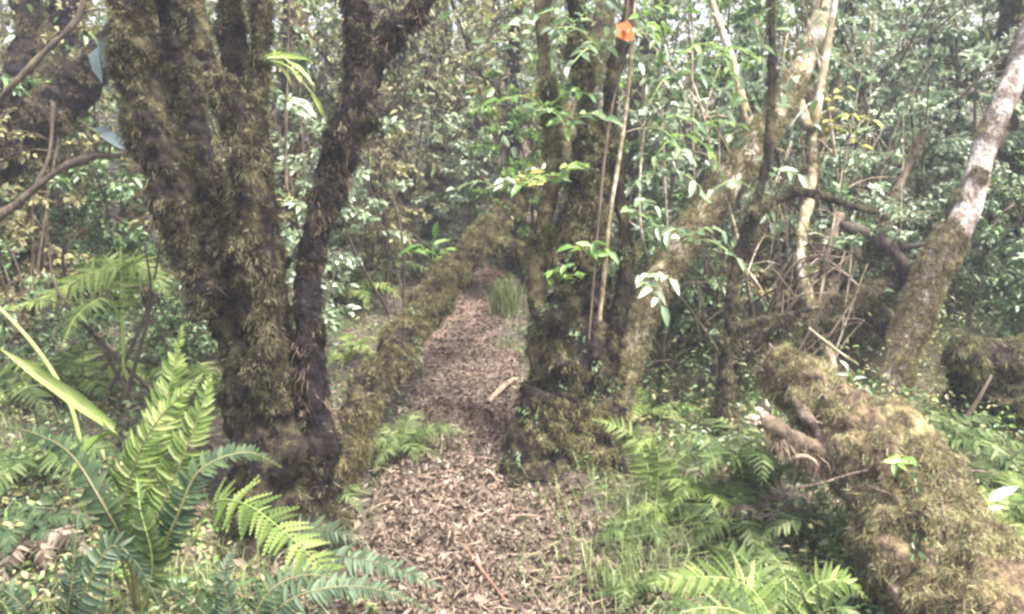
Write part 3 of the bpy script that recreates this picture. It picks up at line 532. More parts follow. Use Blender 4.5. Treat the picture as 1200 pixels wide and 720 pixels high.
# ------------------------------------------------------------------ leafy sprigs (epiphytes and hanging twigs)
def sprig(name, label, cat, base, dirs, n, ln, wd, mat, tpl=LEAF, stem_mat=None, group=None, sep=True, size=.2, zup=(0, -.5, 1)):
    t = thing(name, label, cat, base, group); b = Buf(); P, Y_, Z_, Ls = [], [], [], []
    for d in dirs:
        d = np.asarray(d, float); L_ = np.linalg.norm(d); e = base + d; m = base + d * .5 + np.array([0, 0, .18 * L_])
        pts = catmull(np.array([base, m, e]), 12); tube(b, np.array([base, m, e]), np.array([.004, .0032, .0018]), 5, .04)
        for k in range(n):
            u = (k + .6) / n; i_ = min(11, int(u * 11.99)); tg = nrm(pts[min(i_ + 1, 11)] - pts[max(i_ - 1, 0)]); sd = nrm(np.cross(tg, [0, 0.2, 1])) * (1 if k % 2 else -1)
            P.append(pts[i_]); Y_.append(tg * .5 + sd * .9 * (1 if k < n - 1 else .1) + rng.normal(size=3) * .2 + np.array([0, 0, -.15])); Z_.append(np.array(zup) + rng.normal(size=3) * .3); Ls.append(ln * (.7 + .5 * rng.random()))
    b.build('stem', stem_mat or M['rachis_green'], t)
    P, Y_, Z_, Ls = map(np.array, (P, Y_, Z_, Ls))
    if sep: leaf_objs('leaf', tpl, mat, t, P, Y_, Z_, Ls, Ls * wd)
    else:
        b = Buf(); leaves(b, tpl, P, Y_, Z_, Ls, Ls * wd); b.build('foliage', mat, t, 'stuff')
    return t
def pd(x, y, s): return np.array([x * s, 0, y * s])
ep = 'small leafy sprigs growing on the trunks'
sprig('leafy_sprig', 'bright green sprig growing on the trunk of the middle tree halfway up', 'plant', at(690, 300, 3.75), [(.09, -.1, .03), (-.08, -.08, .05), (.02, -.12, .08)], 4, .075, .45, M['leaf_bright'], group=ep)
sprig('leafy_sprig', 'lower bright sprig on the middle tree just below its brightest leaves', 'plant', at(656, 330, 3.75), [(.1, -.08, .03), (-.05, -.1, .06), (.03, -.1, .09)], 4, .07, .45, M['leaf_bright'], group=ep)
sprig('leafy_sprig', 'yellow green sprig on the top of the leaning golden trunk', 'plant', at(618, 222, 5.55), [(.12, -.1, .05), (-.12, -.08, .06), (.02, -.1, .14)], 4, .12, .5, M['leaf_yellow'], group=ep)
sprig('leafy_sprig', 'small upright yellow-green sprout on the bank left of the leaning golden trunk', 'plant', at(506, 310, 5.0), [(.03, -.03, .18), (-.08, -.04, .13), (.10, -.03, .1)], 4, .13, .3, M['leaf_bright'], LANCE, group=ep)
sprig('leafy_sprig', 'glossy whitish leaves hanging between the thick left tree and the forked stem', 'plant', at(332, 118, 3.4), [(.08, -.1, -.05), (.1, -.05, -.02)], 3, .09, .3, M['white_leaf'], LANCE, group=ep)
sprig('leafy_sprig', 'long yellow-green strap leaves arching beside the whitish leaves left of the forked stem', 'plant', at(305, 70, 3.3), [(.14, -.08, -.02), (.22, -.04, -.15)], 3, .17, .16, M['fern_yellow'], LANCE, group=ep)
sprig('leafy_sprig', 'pale leaves in a spray low between the thick left tree and forked stem', 'plant', at(345, 245, 4.2), [(.12, -.1, .08), (-.1, -.05, .1), (.05, -.12, .02)], 6, .075, .35, M['leaf_pale'], group=ep)
sprig('leafy_sprig', 'single leaf with painted bluish glare at the end of the curved brown branch', 'leaf', at(104, 150, 3.55), [(.05, -.01, -.04)], 2, .12, .5, M['leaf_glare'], group=ep)
sprig('leafy_sprig', 'leaf with painted bluish glare hanging at the upper left before the dark leaning trunk', 'leaf', at(104, 38, 3.6), [(.04, 0, -.07)], 2, .13, .45, M['leaf_glare'], group=ep)
sprig('leafy_sprig', 'tiny white-tipped leaves behind the broken mossy log shoulder', 'plant', at(1000, 450, 3.3), [(-.04, -.02, .06), (.04, -.02, -.02)], 3, .06, .4, M['white_leaf'], group=ep)
sprig('leafy_sprig', 'bright green shoot growing in the moss on the broken log', 'plant', at(1050, 545, 2.58), [(.0, -.06, .05), (-.03, -.05, .02)], 3, .05, .5, M['leaf_bright'], group=ep)
sprig('leafy_sprig', 'glossy white-green leaf standing just right of the broken mossy log', 'plant', at(1140, 612, 2.6), [(.03, -.02, .08), (.05, 0, .03)], 3, .085, .4, M['white_leaf'], group=ep)
sprig('leafy_sprig', 'low pale-leaved shoot by the root of the thick left tree', 'plant', on(380, 615), [(.05, -.05, .08), (-.05, -.05, .06)], 3, .06, .45, M['leaf_pale'], group=ep)
hg = 'leafy twigs hanging around the middle tree'
hl = [((640, 130, 4.0), [(.12, -.1, .05), (-.14, -.08, .03), (.05, -.15, -.05)], 'leaf_bright', 'bright twig of leaves on the left side of the middle tree'),
      ((790, 90, 4.3), [(.14, -.1, -.05), (.2, -.1, .08), (-.1, -.1, -.1)], 'leaf_mid', 'large green leaves hanging right of the orange dead leaf'),
      ((805, 160, 4.4), [(.1, -.1, -.12), (-.12, -.1, -.06), (.16, -.05, .04)], 'leaf_bright', 'light green leafy twig hanging between the vines and slender leaning tree'),
      ((760, 150, 4.1), [(.1, -.08, -.08), (.15, 0, .02)], 'leaf_mid', 'dark green twig close right of the vines'),
      ((610, 60, 4.6), [(.14, -.1, .04), (-.15, -.08, .0), (.0, -.15, .1)], 'leaf_pale', 'pale glossy leaves in front of the thin dark straight trunk'),
      ((705, 60, 3.8), [(.12, -.1, .04), (-.1, -.1, -.05), (-.15, -.05, .06)], 'leaf_pale', 'pale twig just below the orange dead leaf'),
      ((745, 20, 3.8), [(.12, -.1, .0), (.06, -.1, -.1), (.16, 0, .08)], 'leaf_bright', 'light leaves at the top edge right of the orange dead leaf'),
      ((675, 30, 3.85), [(-.12, -.1, .02), (-.08, -.1, -.1), (.08, -.1, .06)], 'leaf_mid', 'green twig crossing the dark top of the middle tree'),
      ((800, 285, 4.0), [(.1, -.06, .05), (.16, -.04, -.04), (-.06, -.1, .05)], 'leaf_pale', 'pale twig over the mossy middle of the slender leaning tree'),
      ((730, 250, 3.85), [(.08, -.08, .03), (.12, -.03, -.06)], 'leaf_mid', 'small green twig right of the vine foot on the middle tree'),
      ((880, 220, 4.2), [(.12, -.1, .05), (-.14, -.08, .0), (.04, -.1, -.1)], 'leaf_pale', 'pale twig at the crook of the thin dark sapling'),
      ((960, 150, 4.9), [(.16, -.1, .03), (.05, -.1, .15), (.2, 0, -.1)], 'leaf_yellow', 'yellowish leafy twig close right of the slender leaning tree'),
      ((590, 225, 5.5), [(.16, -.1, .1), (-.2, -.1, .02), (0, -.2, .05)], 'leaf_pale', 'spray of small pale leaves over the far end of the leaning golden trunk')]
hl += [((665, 150, 3.8), [(.1, -.1, .03), (-.1, -.08, .05)], 'leaf_mid', 'dark twig of small leaves against the dark stem of the middle tree'),
      ((650, 215, 3.85), [(-.1, -.1, .0), (.08, -.1, .06)], 'leaf_bright', 'light twig at the waist of the left limb of the middle tree'),
      ((770, 205, 4.1), [(.12, -.1, -.03), (.05, -.1, .08), (-.1, -.05, -.05)], 'leaf_pale', 'pale spray between the vines and the slender leaning tree bend'),
      ((840, 60, 4.5), [(.14, -.1, -.05), (-.14, -.1, -.02), (.05, -.1, -.14)], 'leaf_bright', 'light green spray near the top left of the slender leaning tree'),
      ((745, 330, 3.8), [(.09, -.06, .02), (.06, -.1, -.05)], 'leaf_pale', 'pale twig at the foot of the slender leaning tree')]
for p_, d_, m_, l_ in hl:
    sprig('hanging_twig', l_, 'twig', at(*p_), [np.array(q) * 1.5 for q in d_], 7, .085 if m_ != 'leaf_yellow' else .07, .45, M[m_], group=hg)

# ------------------------------------------------------------------ ferns
def frond(t, ctrl, half, n, tpl, mat, rmat, sep, r0=.004, t0=.12, shape=1.0, zhint=(0, -.35, 1), droop=.25, wr=.28):
    P = catmull(np.asarray(ctrl, float), 48); b = Buf()
    m = np.linspace(0, 1, len(ctrl)); tube(b, ctrl, r0 * (1 - .8 * m), 5, .03)
    u = np.linspace(t0, .985, n); idx = u * 47; i0 = np.clip(idx.astype(int), 0, 46); fr = (idx - i0)[:, None]
    C = P[i0] * (1 - fr) + P[i0 + 1] * fr; T = nrm(P[i0 + 1] - P[i0])
    zh = nrm(np.asarray(zhint, float)); S = nrm(np.cross(T, zh)); Zf = np.cross(S, T)
    v = (u - t0) / (1 - t0)
    prof = (np.sin(np.pi * np.clip(v * .82 + .18, 0, 1)) ** .75 if shape == 1 else np.minimum(1, v * 4 + .35) * (1 - v ** 2.2)) * half + .008
    Pp, Yy, Zz, LL = [], [], [], []
    for sg in (-1, 1):
        jit = rng.normal(size=C.shape) * .13
        Pp.append(C); Yy.append(S * sg + T * (.35 + .9 * v[:, None] ** 2) - np.array([0, 0, 1]) * droop + jit); Zz.append(Zf + rng.normal(size=C.shape) * .15); LL.append(prof * (.88 + .2 * rng.random(n)))
    Pp.append(C[-1:]); Yy.append(T[-1:]); Zz.append(Zf[-1:]); LL.append(np.array([prof[-1] * 1.6]))
    Pp, Yy, Zz, LL = map(np.concatenate, (Pp, Yy, Zz, LL))
    sp = np.linalg.norm(np.diff(P, axis=0), axis=1).sum() * (1 - t0) / n
    LL = LL * np.where(rng.random(len(LL)) < .06, .45, 1) * (.88 + .24 * rng.random(len(LL))); kp = rng.random(len(LL)) > .04; Pp, Yy, Zz, LL = Pp[kp], Yy[kp], Zz[kp], LL[kp]
    W = np.maximum(np.minimum(LL * wr, sp * 1.25), .004)
    if not sep: leaves(b, tpl, Pp, Yy, Zz, LL, W)
    if sep:
        fo = b.build('frond', rmat, t); leaf_objs('leaflet', tpl, mat, fo, Pp, Yy, Zz, LL, W)
    else:
        fo = b.build('frond', mat, t)
    return fo
def arch(base, az, L, h=.8, n=7, curl=.5, rise=1.35):
    u = np.linspace(0, 1, n); o = np.array([math.cos(az), math.sin(az), 0])
    r = L * (.25 * u + .6 * u ** 1.6); z = L * h * (rise * u - (rise - .75 + curl) * u ** 2.2)
    return base + o * r[:, None] + np.array([0, 0, 1]) * z[:, None]
def fern(label, base, n, L, half, mat, tpl=LOBED, sep=False, np_=22, az0=0, azr=2 * math.pi, h=.8, curl=.5, group='ferns on the forest floor', name='fern', wr=.28, shape=1, rmat=None, fixed=(), r0=.0035):
    t = thing(name, label, 'fern', base, group)
    for c in fixed: frond(t, *c)
    for k in range(n):
        az = az0 + azr * (k + .5 * rng.random()) / max(n, 1); Lk = L * (.75 + .4 * rng.random())
        frond(t, arch(base, az, Lk, h * (.8 + .4 * rng.random()), 7, curl * (.7 + .6 * rng.random())), half * Lk / L, np_, tpl, mat, rmat or M['rachis'], sep, r0, .14, shape, (0, -.15, 1), .25, wr)
    return t
def pc(*a): return np.array([at(x, y, d) for x, y, d in a])
fb, fm, fbl, fy, fd = M['fern_bright'], M['fern_mid'], M['fern_blue'], M['fern_yellow'], M['fern_dark']
rg, rd = M['rachis_green'], M['rachis']
base1 = on(165, 735)
b2 = at(162, 690, 2.35)
Zc = (-.1, -1, .35)
fern('tall blade-fronded fern standing in front of the thick left tree', drop(b2), 0, 1, 1, fb, fixed=[
    (pc((165, 715, 2.35), (158, 630, 2.35), (178, 540, 2.38), (200, 450, 2.4), (214, 382, 2.42)), .1, 52, LANCE, fb, rd, True, .004, .15, 2, Zc, .03, .4),
    (pc((168, 715, 2.33), (172, 640, 2.3), (205, 560, 2.3), (232, 490, 2.3), (247, 438, 2.32)), .09, 48, LANCE, fb, rd, True, .004, .15, 2, (.2, -1, .35), .03, .4),
    (pc((160, 715, 2.35), (140, 640, 2.3), (150, 570, 2.28), (180, 500, 2.28), (236, 440, 2.3)), .075, 46, LANCE, fb, rd, True, .005, .25, 2, (-.2, -1, .3), .03, .3),
    (pc((170, 715, 2.3), (185, 660, 2.2), (210, 600, 2.15), (235, 550, 2.15), (290, 530, 2.2), (330, 548, 2.25)), .05, 40, LANCE, fd, rd, True, .005, .3, 2, (.2, -1, .6), .1, .4),
    (pc((160, 715, 2.3), (150, 650, 2.2), (120, 590, 2.15), (80, 530, 2.2), (30, 505, 2.25), (-10, 500, 2.3)), .05, 44, LANCE, fd, rd, True, .006, .25, 2, (-.2, -1, .6), .15, .35),
    (pc((165, 720, 2.3), (175, 690, 2.2), (178, 650, 2.15), (165, 600, 2.12), (160, 560, 2.15)), .06, 26, LANCE, fm, rg, True, .004, .25, 2, Zc, .05, .45)], group=None)
fern('bright lacy fern frond drooping rightwards at the foot of the thick left tree', on(235, 650), 0, 1, 1, fb, fixed=[
    (pc((225, 640, 2.6), (250, 590, 2.55), (290, 592, 2.45), (335, 625, 2.35), (385, 672, 2.22), (450, 722, 2.1)), .085, 36, LOBED, fb, rg, True, .0035, .12, 2, (.3, -.75, .7), .12, .3)], group=None)
fern('bluish green fern in the bottom left corner with long hanging fronds', at(60, 740, 2.0) * np.array([1, 1, 0]) + np.array([0, 0, .15]), 0, 1, 1, fbl, fixed=[
    (pc((70, 760, 2.0), (82, 700, 1.95), (88, 640, 1.93), (92, 600, 1.95)), .035, 33, LANCE, fbl, rd, True, .003, .1, 2, Zc, .1, .28),
    (pc((60, 760, 2.0), (100, 690, 1.95), (130, 640, 1.95), (160, 660, 1.95), (190, 715, 1.95)), .05, 39, LANCE, fbl, rd, True, .003, .1, 2, Zc, .2, .28),
    (pc((60, 760, 2.0), (30, 715, 1.95), (0, 690, 1.95), (-40, 690, 1.95)), .035, 36, LANCE, fbl, rd, True, .003, .1, 2, Zc, .2, .28)], group=None)
fern('dark blue-green fern at the bottom edge between the tall fern and the path', on(270, 770), 0, 1, 1, fbl, fixed=[
    (pc((275, 770, 2.0), (270, 720, 1.98), (262, 675, 1.98), (275, 640, 2.0)), .035, 30, LANCE, fbl, rd, True, .003, .1, 2, Zc, .1, .28),
    (pc((280, 770, 2.0), (310, 700, 2.0), (350, 675, 2.05), (400, 680, 2.08), (450, 700, 2.1)), .04, 28, LOBED, fd, rd, True, .003, .1, 2, (.2, -.7, .7), .2, .3),
    (pc((280, 770, 2.0), (330, 710, 2.0), (380, 690, 2.02), (440, 690, 2.05), (505, 715, 2.1)), .04, 42, LANCE, fbl, rd, True, .003, .15, 2, (.2, -.7, .7), .15, .28),
    (pc((280, 765, 2.0), (230, 710, 2.0), (200, 690, 2.0), (170, 700, 2.0)), .05, 22, LOBED, fd, rd, True, .003, .1, 2, Zc, .2, .3)], group=None)
fern('grey-blue fern frond lying flat against the path at the root of the thick left tree', on(330, 640), 0, 1, 1, fbl, fixed=[
    (pc((322, 648, 2.75), (350, 625, 2.75), (385, 622, 2.75), (425, 634, 2.75)), .06, 20, LOBED, fbl, rd, True, .003, .1, 2, (.1, -.6, 1), .15, .3),
    (pc((325, 655, 2.7), (370, 650, 2.65), (420, 655, 2.6), (470, 668, 2.6), (520, 690, 2.55)), .05, 36, LANCE, fbl, rd, True, .003, .3, 2, (.1, -.6, 1), .15, .28)], group=None)
fern('feathery fern spreading over the bottom right beside the path grass', on(905, 735), 0, 1, 1, fm, fixed=[
    (pc((915, 745, 2.2), (880, 690, 2.25), (830, 676, 2.25), (765, 684, 2.25)), .09, 30, LOBED, fb, rg, True, .003, .12, 2, (-.2, -.6, 1), .2, .3),
    (pc((915, 745, 2.2), (890, 680, 2.35), (865, 650, 2.45), (830, 640, 2.55)), .085, 28, LOBED, fm, rg, True, .003, .12, 2, (-.2, -.7, .8), .2, .3),
    (pc((920, 745, 2.2), (920, 680, 2.35), (905, 650, 2.5), (880, 632, 2.6)), .085, 28, LOBED, fm, rg, True, .003, .12, 2, (0, -.8, .7), .2, .3),
    (pc((920, 745, 2.2), (950, 690, 2.2), (985, 680, 2.2), (1015, 700, 2.2)), .07, 24, LOBED, fb, rg, True, .003, .12, 2, (.2, -.7, .8), .2, .3),
    (pc((915, 745, 2.15), (860, 715, 2.1), (810, 715, 2.05), (770, 735, 2.0)), .08, 26, LOBED, fm, rg, True, .003, .12, 2, (-.2, -.6, 1), .25, .3),
    (pc((920, 750, 2.15), (960, 720, 2.05), (985, 712, 2.0), (1010, 735, 1.98)), .07, 24, LOBED, fm, rg, True, .003, .12, 2, (.2, -.7, .8), .25, .3)], group=None)
fern('light green fern arching out from the right root of the middle tree', on(765, 590), 0, 1, 1, fb, fixed=[
    (pc((768, 590, 3.3), (755, 535, 3.3), (735, 505, 3.28), (695, 492, 3.25)), .07, 24, LOBED, fb, rg, True, .003, .12, 2, (-.3, -.7, .7), .25, .3),
    (pc((768, 590, 3.3), (772, 540, 3.25), (762, 515, 3.2), (745, 530, 3.1)), .06, 20, LOBED, fb, rg, True, .003, .12, 2, (-.1, -.8, .6), .25, .3),
    (pc((768, 590, 3.3), (790, 545, 3.3), (815, 530, 3.3), (840, 545, 3.25)), .06, 20, LOBED, fm, rg, True, .003, .12, 2, (.2, -.8, .6), .25, .3)], group=None)
fern('yellow-green tree fern arching over the left undergrowth', on(140, 470), 0, 1, 1, fy, fixed=[
    (pc((145, 440, 3.9), (142, 350, 3.9), (138, 315, 3.88), (95, 325, 3.8), (50, 350, 3.7), (10, 362, 3.6)), .13, 34, LOBED, fy, rg, True, .005, .35, 2, (-.2, -.7, .8), .3, .26),
    (pc((145, 440, 3.9), (145, 350, 3.9), (150, 312, 3.9), (175, 318, 3.85), (198, 350, 3.8)), .11, 26, LOBED, fy, rg, True, .005, .4, 2, (.2, -.7, .8), .3, .26),
    (pc((145, 440, 3.9), (142, 360, 3.95), (140, 320, 4.1), (120, 305, 4.3), (85, 310, 4.5)), .11, 26, LOBED, fb, rg, True, .005, .4, 2, (-.2, -.7, .8), .3, .26),
    (pc((145, 440, 3.9), (140, 370, 3.85), (120, 350, 3.75), (90, 370, 3.6), (75, 400, 3.5)), .10, 24, LOBED, fb, rg, True, .005, .4, 2, (-.2, -.7, .8), .3, .26)], group=None)
auto = [
 ((470, 540), 9, .34, .06, fm, LOBED, 'small green fern on the left edge of the path under the leaning golden trunk', .9),
 ((885, 590), 8, .42, .075, fm, LOBED, 'mid-green fern behind the snapped stub of the broken log', 1.1),
 ((865, 630), 7, .30, .06, fm, LOBED, 'low fern in the shade left of the broken mossy log', .8),
 ((430, 345), 9, .75, .11, fm, LOBED, 'large shaded fern on the bank behind the forked stem', .8),
 ((470, 300), 8, .8, .11, fbl, LOBED, 'pale bluish fern farther up the bank beyond the forked stem', .9),
 ((405, 430), 5, .3, .055, fb, LOBED, 'small bright fern growing behind the lower leaning golden trunk', .9),
 ((1085, 560), 8, .5, .08, fm, LOBED, 'fern in the hollow between the lichen-spotted tree and the stump', 1.0),
 ((1180, 640), 8, .38, .07, fb, LOBED, 'bright fern at the right edge behind the broken mossy log', .9),
 ((1165, 580), 7, .4, .07, fm, LOBED, 'darker fern below the mossy stump at the right edge', .9),
 ((755, 490), 6, .4, .07, fb, LANCE, 'drooping pale fern right behind the middle tree', .6),
 ((60, 560), 8, .42, .075, fm, LOBED, 'low fern in the shaded left undergrowth behind the strap leaves', .8),
 ((25, 640), 7, .32, .06, fd, LOBED, 'dark fern at the left edge above the bluish fern', .7),
 ((245, 480), 6, .45, .08, fb, LOBED, 'light green fern half hidden behind the tall blade-fronded fern', 1.0),
 ((100, 470), 7, .5, .09, fb, LOBED, 'bright fern under the yellow-green tree fern', .8),
 ((1010, 560), 6, .4, .07, fm, LOBED, 'fern between the broken log and the foot of the lichen-spotted tree', 1.0),
 ((820, 600), 6, .26, .05, fb, LOBED, 'small light fern between the middle tree and the broken log', .9),
 ((960, 640), 6, .28, .05, fm, LOBED, 'little fern pressed against the flank of the broken log', .9),
 ((350, 410), 8, .55, .09, fm, LOBED, 'fern crowding the gap low between the thick left tree and forked stem', .9),
 ((415, 365), 8, .55, .09, fb, LOBED, 'light fern on the bank just above the lower leaning golden trunk', .9),
 ((455, 325), 8, .6, .09, fm, LOBED, 'fern on the bank halfway up behind the leaning golden trunk', .9),
 ((375, 330), 8, .6, .1, fbl, LOBED, 'dark fern deep in the bank shade behind the forked stem', .9),
 ((520, 300), 7, .5, .08, fm, LOBED, 'far fern where the bank meets the upper leaning golden trunk', .9),
 ((745, 640), 7, .2, .045, fm, LOBED, 'small fern in the grass right of the path before the lower fern clump', .8),
 ((790, 610), 7, .22, .045, fb, LOBED, 'small light fern at the right of the path below the arching fern', .8),
 ((735, 700), 6, .18, .04, fm, LOBED, 'tiny fern at the bottom edge on the right border of the path', .8),
 ((395, 590), 6, .2, .045, fm, LOBED, 'small fern on the left border of the path under the forked stem', .8),
 ((1140, 700), 5, .22, .05, fb, LOBED, 'small fern at the foot of the broken log in the right corner', .9),
 ((330, 350), 7, .6, .09, fm, LOBED, 'fern on the bank between the thick left tree and the forked stem', .9),
 ((20, 480), 6, .5, .09, fm, LOBED, 'fern at the left edge under the tree fern tip', .8),
]
for (x, y), n, L, half, mt, tp, lab, h in auto:
    fern(lab, on(x, y, -.01), n, L, half, mt, tp, False, 20, rng.random() * 6, h=h, wr=.3, shape=2, group='ferns on the forest floor')
fern('withered brown fern collapsed at the left edge above the bottom corner', on(40, 640), 9, .36, .06, M['litter'], LOBED, False, 18, 1.0, h=.45, curl=.8, wr=.3, shape=2, group=None)
fern('dead brown fern fronds flopped under the tall blade-fronded fern', on(225, 620), 6, .28, .05, M['litter'], LOBED, False, 18, 2.0, h=.4, curl=.9, wr=.3, shape=2, group=None)
fern('withered tan fern beneath the snapped stub of the broken log', on(900, 610), 6, .3, .05, M['litter'], LOBED, False, 18, 2.0, h=.5, curl=.8, wr=.3, shape=2, group=None)
# strap-leaved plants at the left edge
t_ = thing('strap_plant', 'broad yellow-green strap leaves slanting in from the left edge', 'plant', on(140, 520))
leaf_objs('leaf', LANCE, M['fern_bright'], t_, np.array([at(132, 500, 2.9), at(128, 505, 2.95)]), np.array([at(-30, 385, 2.8) - at(132, 500, 2.9), at(60, 560, 2.6) - at(128, 505, 2.95)]), np.array([[.4, -1, .6], [-.3, -.8, 1]]), [.46, .3], [.05, .04])
b = Buf(); tube(b, np.array([on(140, 520), at(136, 510, 2.92), at(120, 492, 2.9)]), [.008, .007, .003], 6, .02); b.build('stem', M['rachis_green'], t_)
t_ = thing('tall_stem', 'long bare green stem slanting across the left edge above the strap leaf', 'plant', on(95, 520)); b = Buf()
tube(b, pc((95, 520, 3.0), (80, 470, 3.0), (45, 412, 2.98), (0, 362, 2.95), (-40, 330, 2.95)), [.008, .008, .008, .006, .004], 7, .03); b.build('stem', M['rachis_green'], t_)

# ------------------------------------------------------------------ shrubs
def shrub(label, base, H, W, n, ln, mat, ns=6, sep=30, group='broadleaf shrubs filling the background', tpl=LEAF, wd=.46, z0=.15, lean=(0, 0), name='shrub', twigs=14):
    t = thing(name, label, 'shrub', base, group); b = Buf(); tw = []
    n = int(n * 4.2); ln *= .6; wd = .58
    for s in range(ns):
        a = rng.random() * 6.28; e = base + np.array([math.cos(a) * W * (.25 + .6 * rng.random()) + lean[0], math.sin(a) * W * .6 + lean[1], H * (.6 + .45 * rng.random())])
        m = base + (e - base) * .5 + rng.normal(size=3) * .2 * W; P = np.array([base + rng.normal(size=3) * .03, m, e]); rr = .006 + .004 * H
        tube(b, P, [rr, rr * .7, rr * .3], 6, .08, [(9, .15)], s)
        cc = catmull(P, 30)
        for k in range(twigs):
            u = z0 + (1 - z0) * rng.random(); p0 = cc[int(u * 29)]; d = nrm(rng.normal(size=3) * np.array([1, 1, .5]) + (p0 - base) * np.array([.4, .4, 0]) + np.array([0, 0, .25])) * W * (.25 + .45 * rng.random())
            p1 = p0 + d * .55 + np.array([0, 0, .04]); p2 = p0 + d + np.array([0, 0, -.05 * W]); tube(b, np.array([p0, p1, p2]), [.005, .0035, .002], 4, .15); tw.append((p0, p1, p2))
    b.build('stem', M['bark_brown'], t)
    tw = np.array(tw); k = rng.integers(len(tw), size=n); u = .3 + .7 * rng.random((n, 1)) ** .7; a, m, c = tw[k, 0], tw[k, 1], tw[k, 2]
    p = (1 - u) ** 2 * a + 2 * u * (1 - u) * m + u * u * c; tg = nrm(2 * (1 - u) * (m - a) + 2 * u * (c - m))
    sd = nrm(np.cross(tg, np.array([0, 0, 1.0]) + .5 * rng.normal(size=(n, 3)))) * rng.choice([-1, 1], (n, 1))
    Y_ = tg * .6 + sd + rng.normal(size=(n, 3)) * .3 + np.array([0, 0, -.25]); Z_ = rng.normal(size=(n, 3)) * .5 + np.array([0, -.25, 1]); L_ = ln * (.55 + .75 * rng.random(n)); p = p + sd * .01
    if sep:
        d = np.linalg.norm(p - CAM, axis=1) / L_; vis = np.argsort(d + (np.abs(p[:, 0]) > .62 * p[:, 1]) * 1e3)[:sep]; mk = np.zeros(n, bool); mk[vis] = True
        leaf_objs('leaf', tpl, mat, t, p[mk], Y_[mk], Z_[mk], L_[mk], L_[mk] * wd)
        p, Y_, Z_, L_ = p[~mk], Y_[~mk], Z_[~mk], L_[~mk]
    b = Buf(); leaves(b, SMALL, p, Y_, Z_, L_, L_ * wd); b.build('foliage', mat, t, 'stuff'); return t
lp, lm, lb, lo = M['leaf_pale'], M['leaf_mid'], M['leaf_bright'], M['leaf_olive']
def gp(x, d): 
    p = at(x, 360, d); return drop(p)
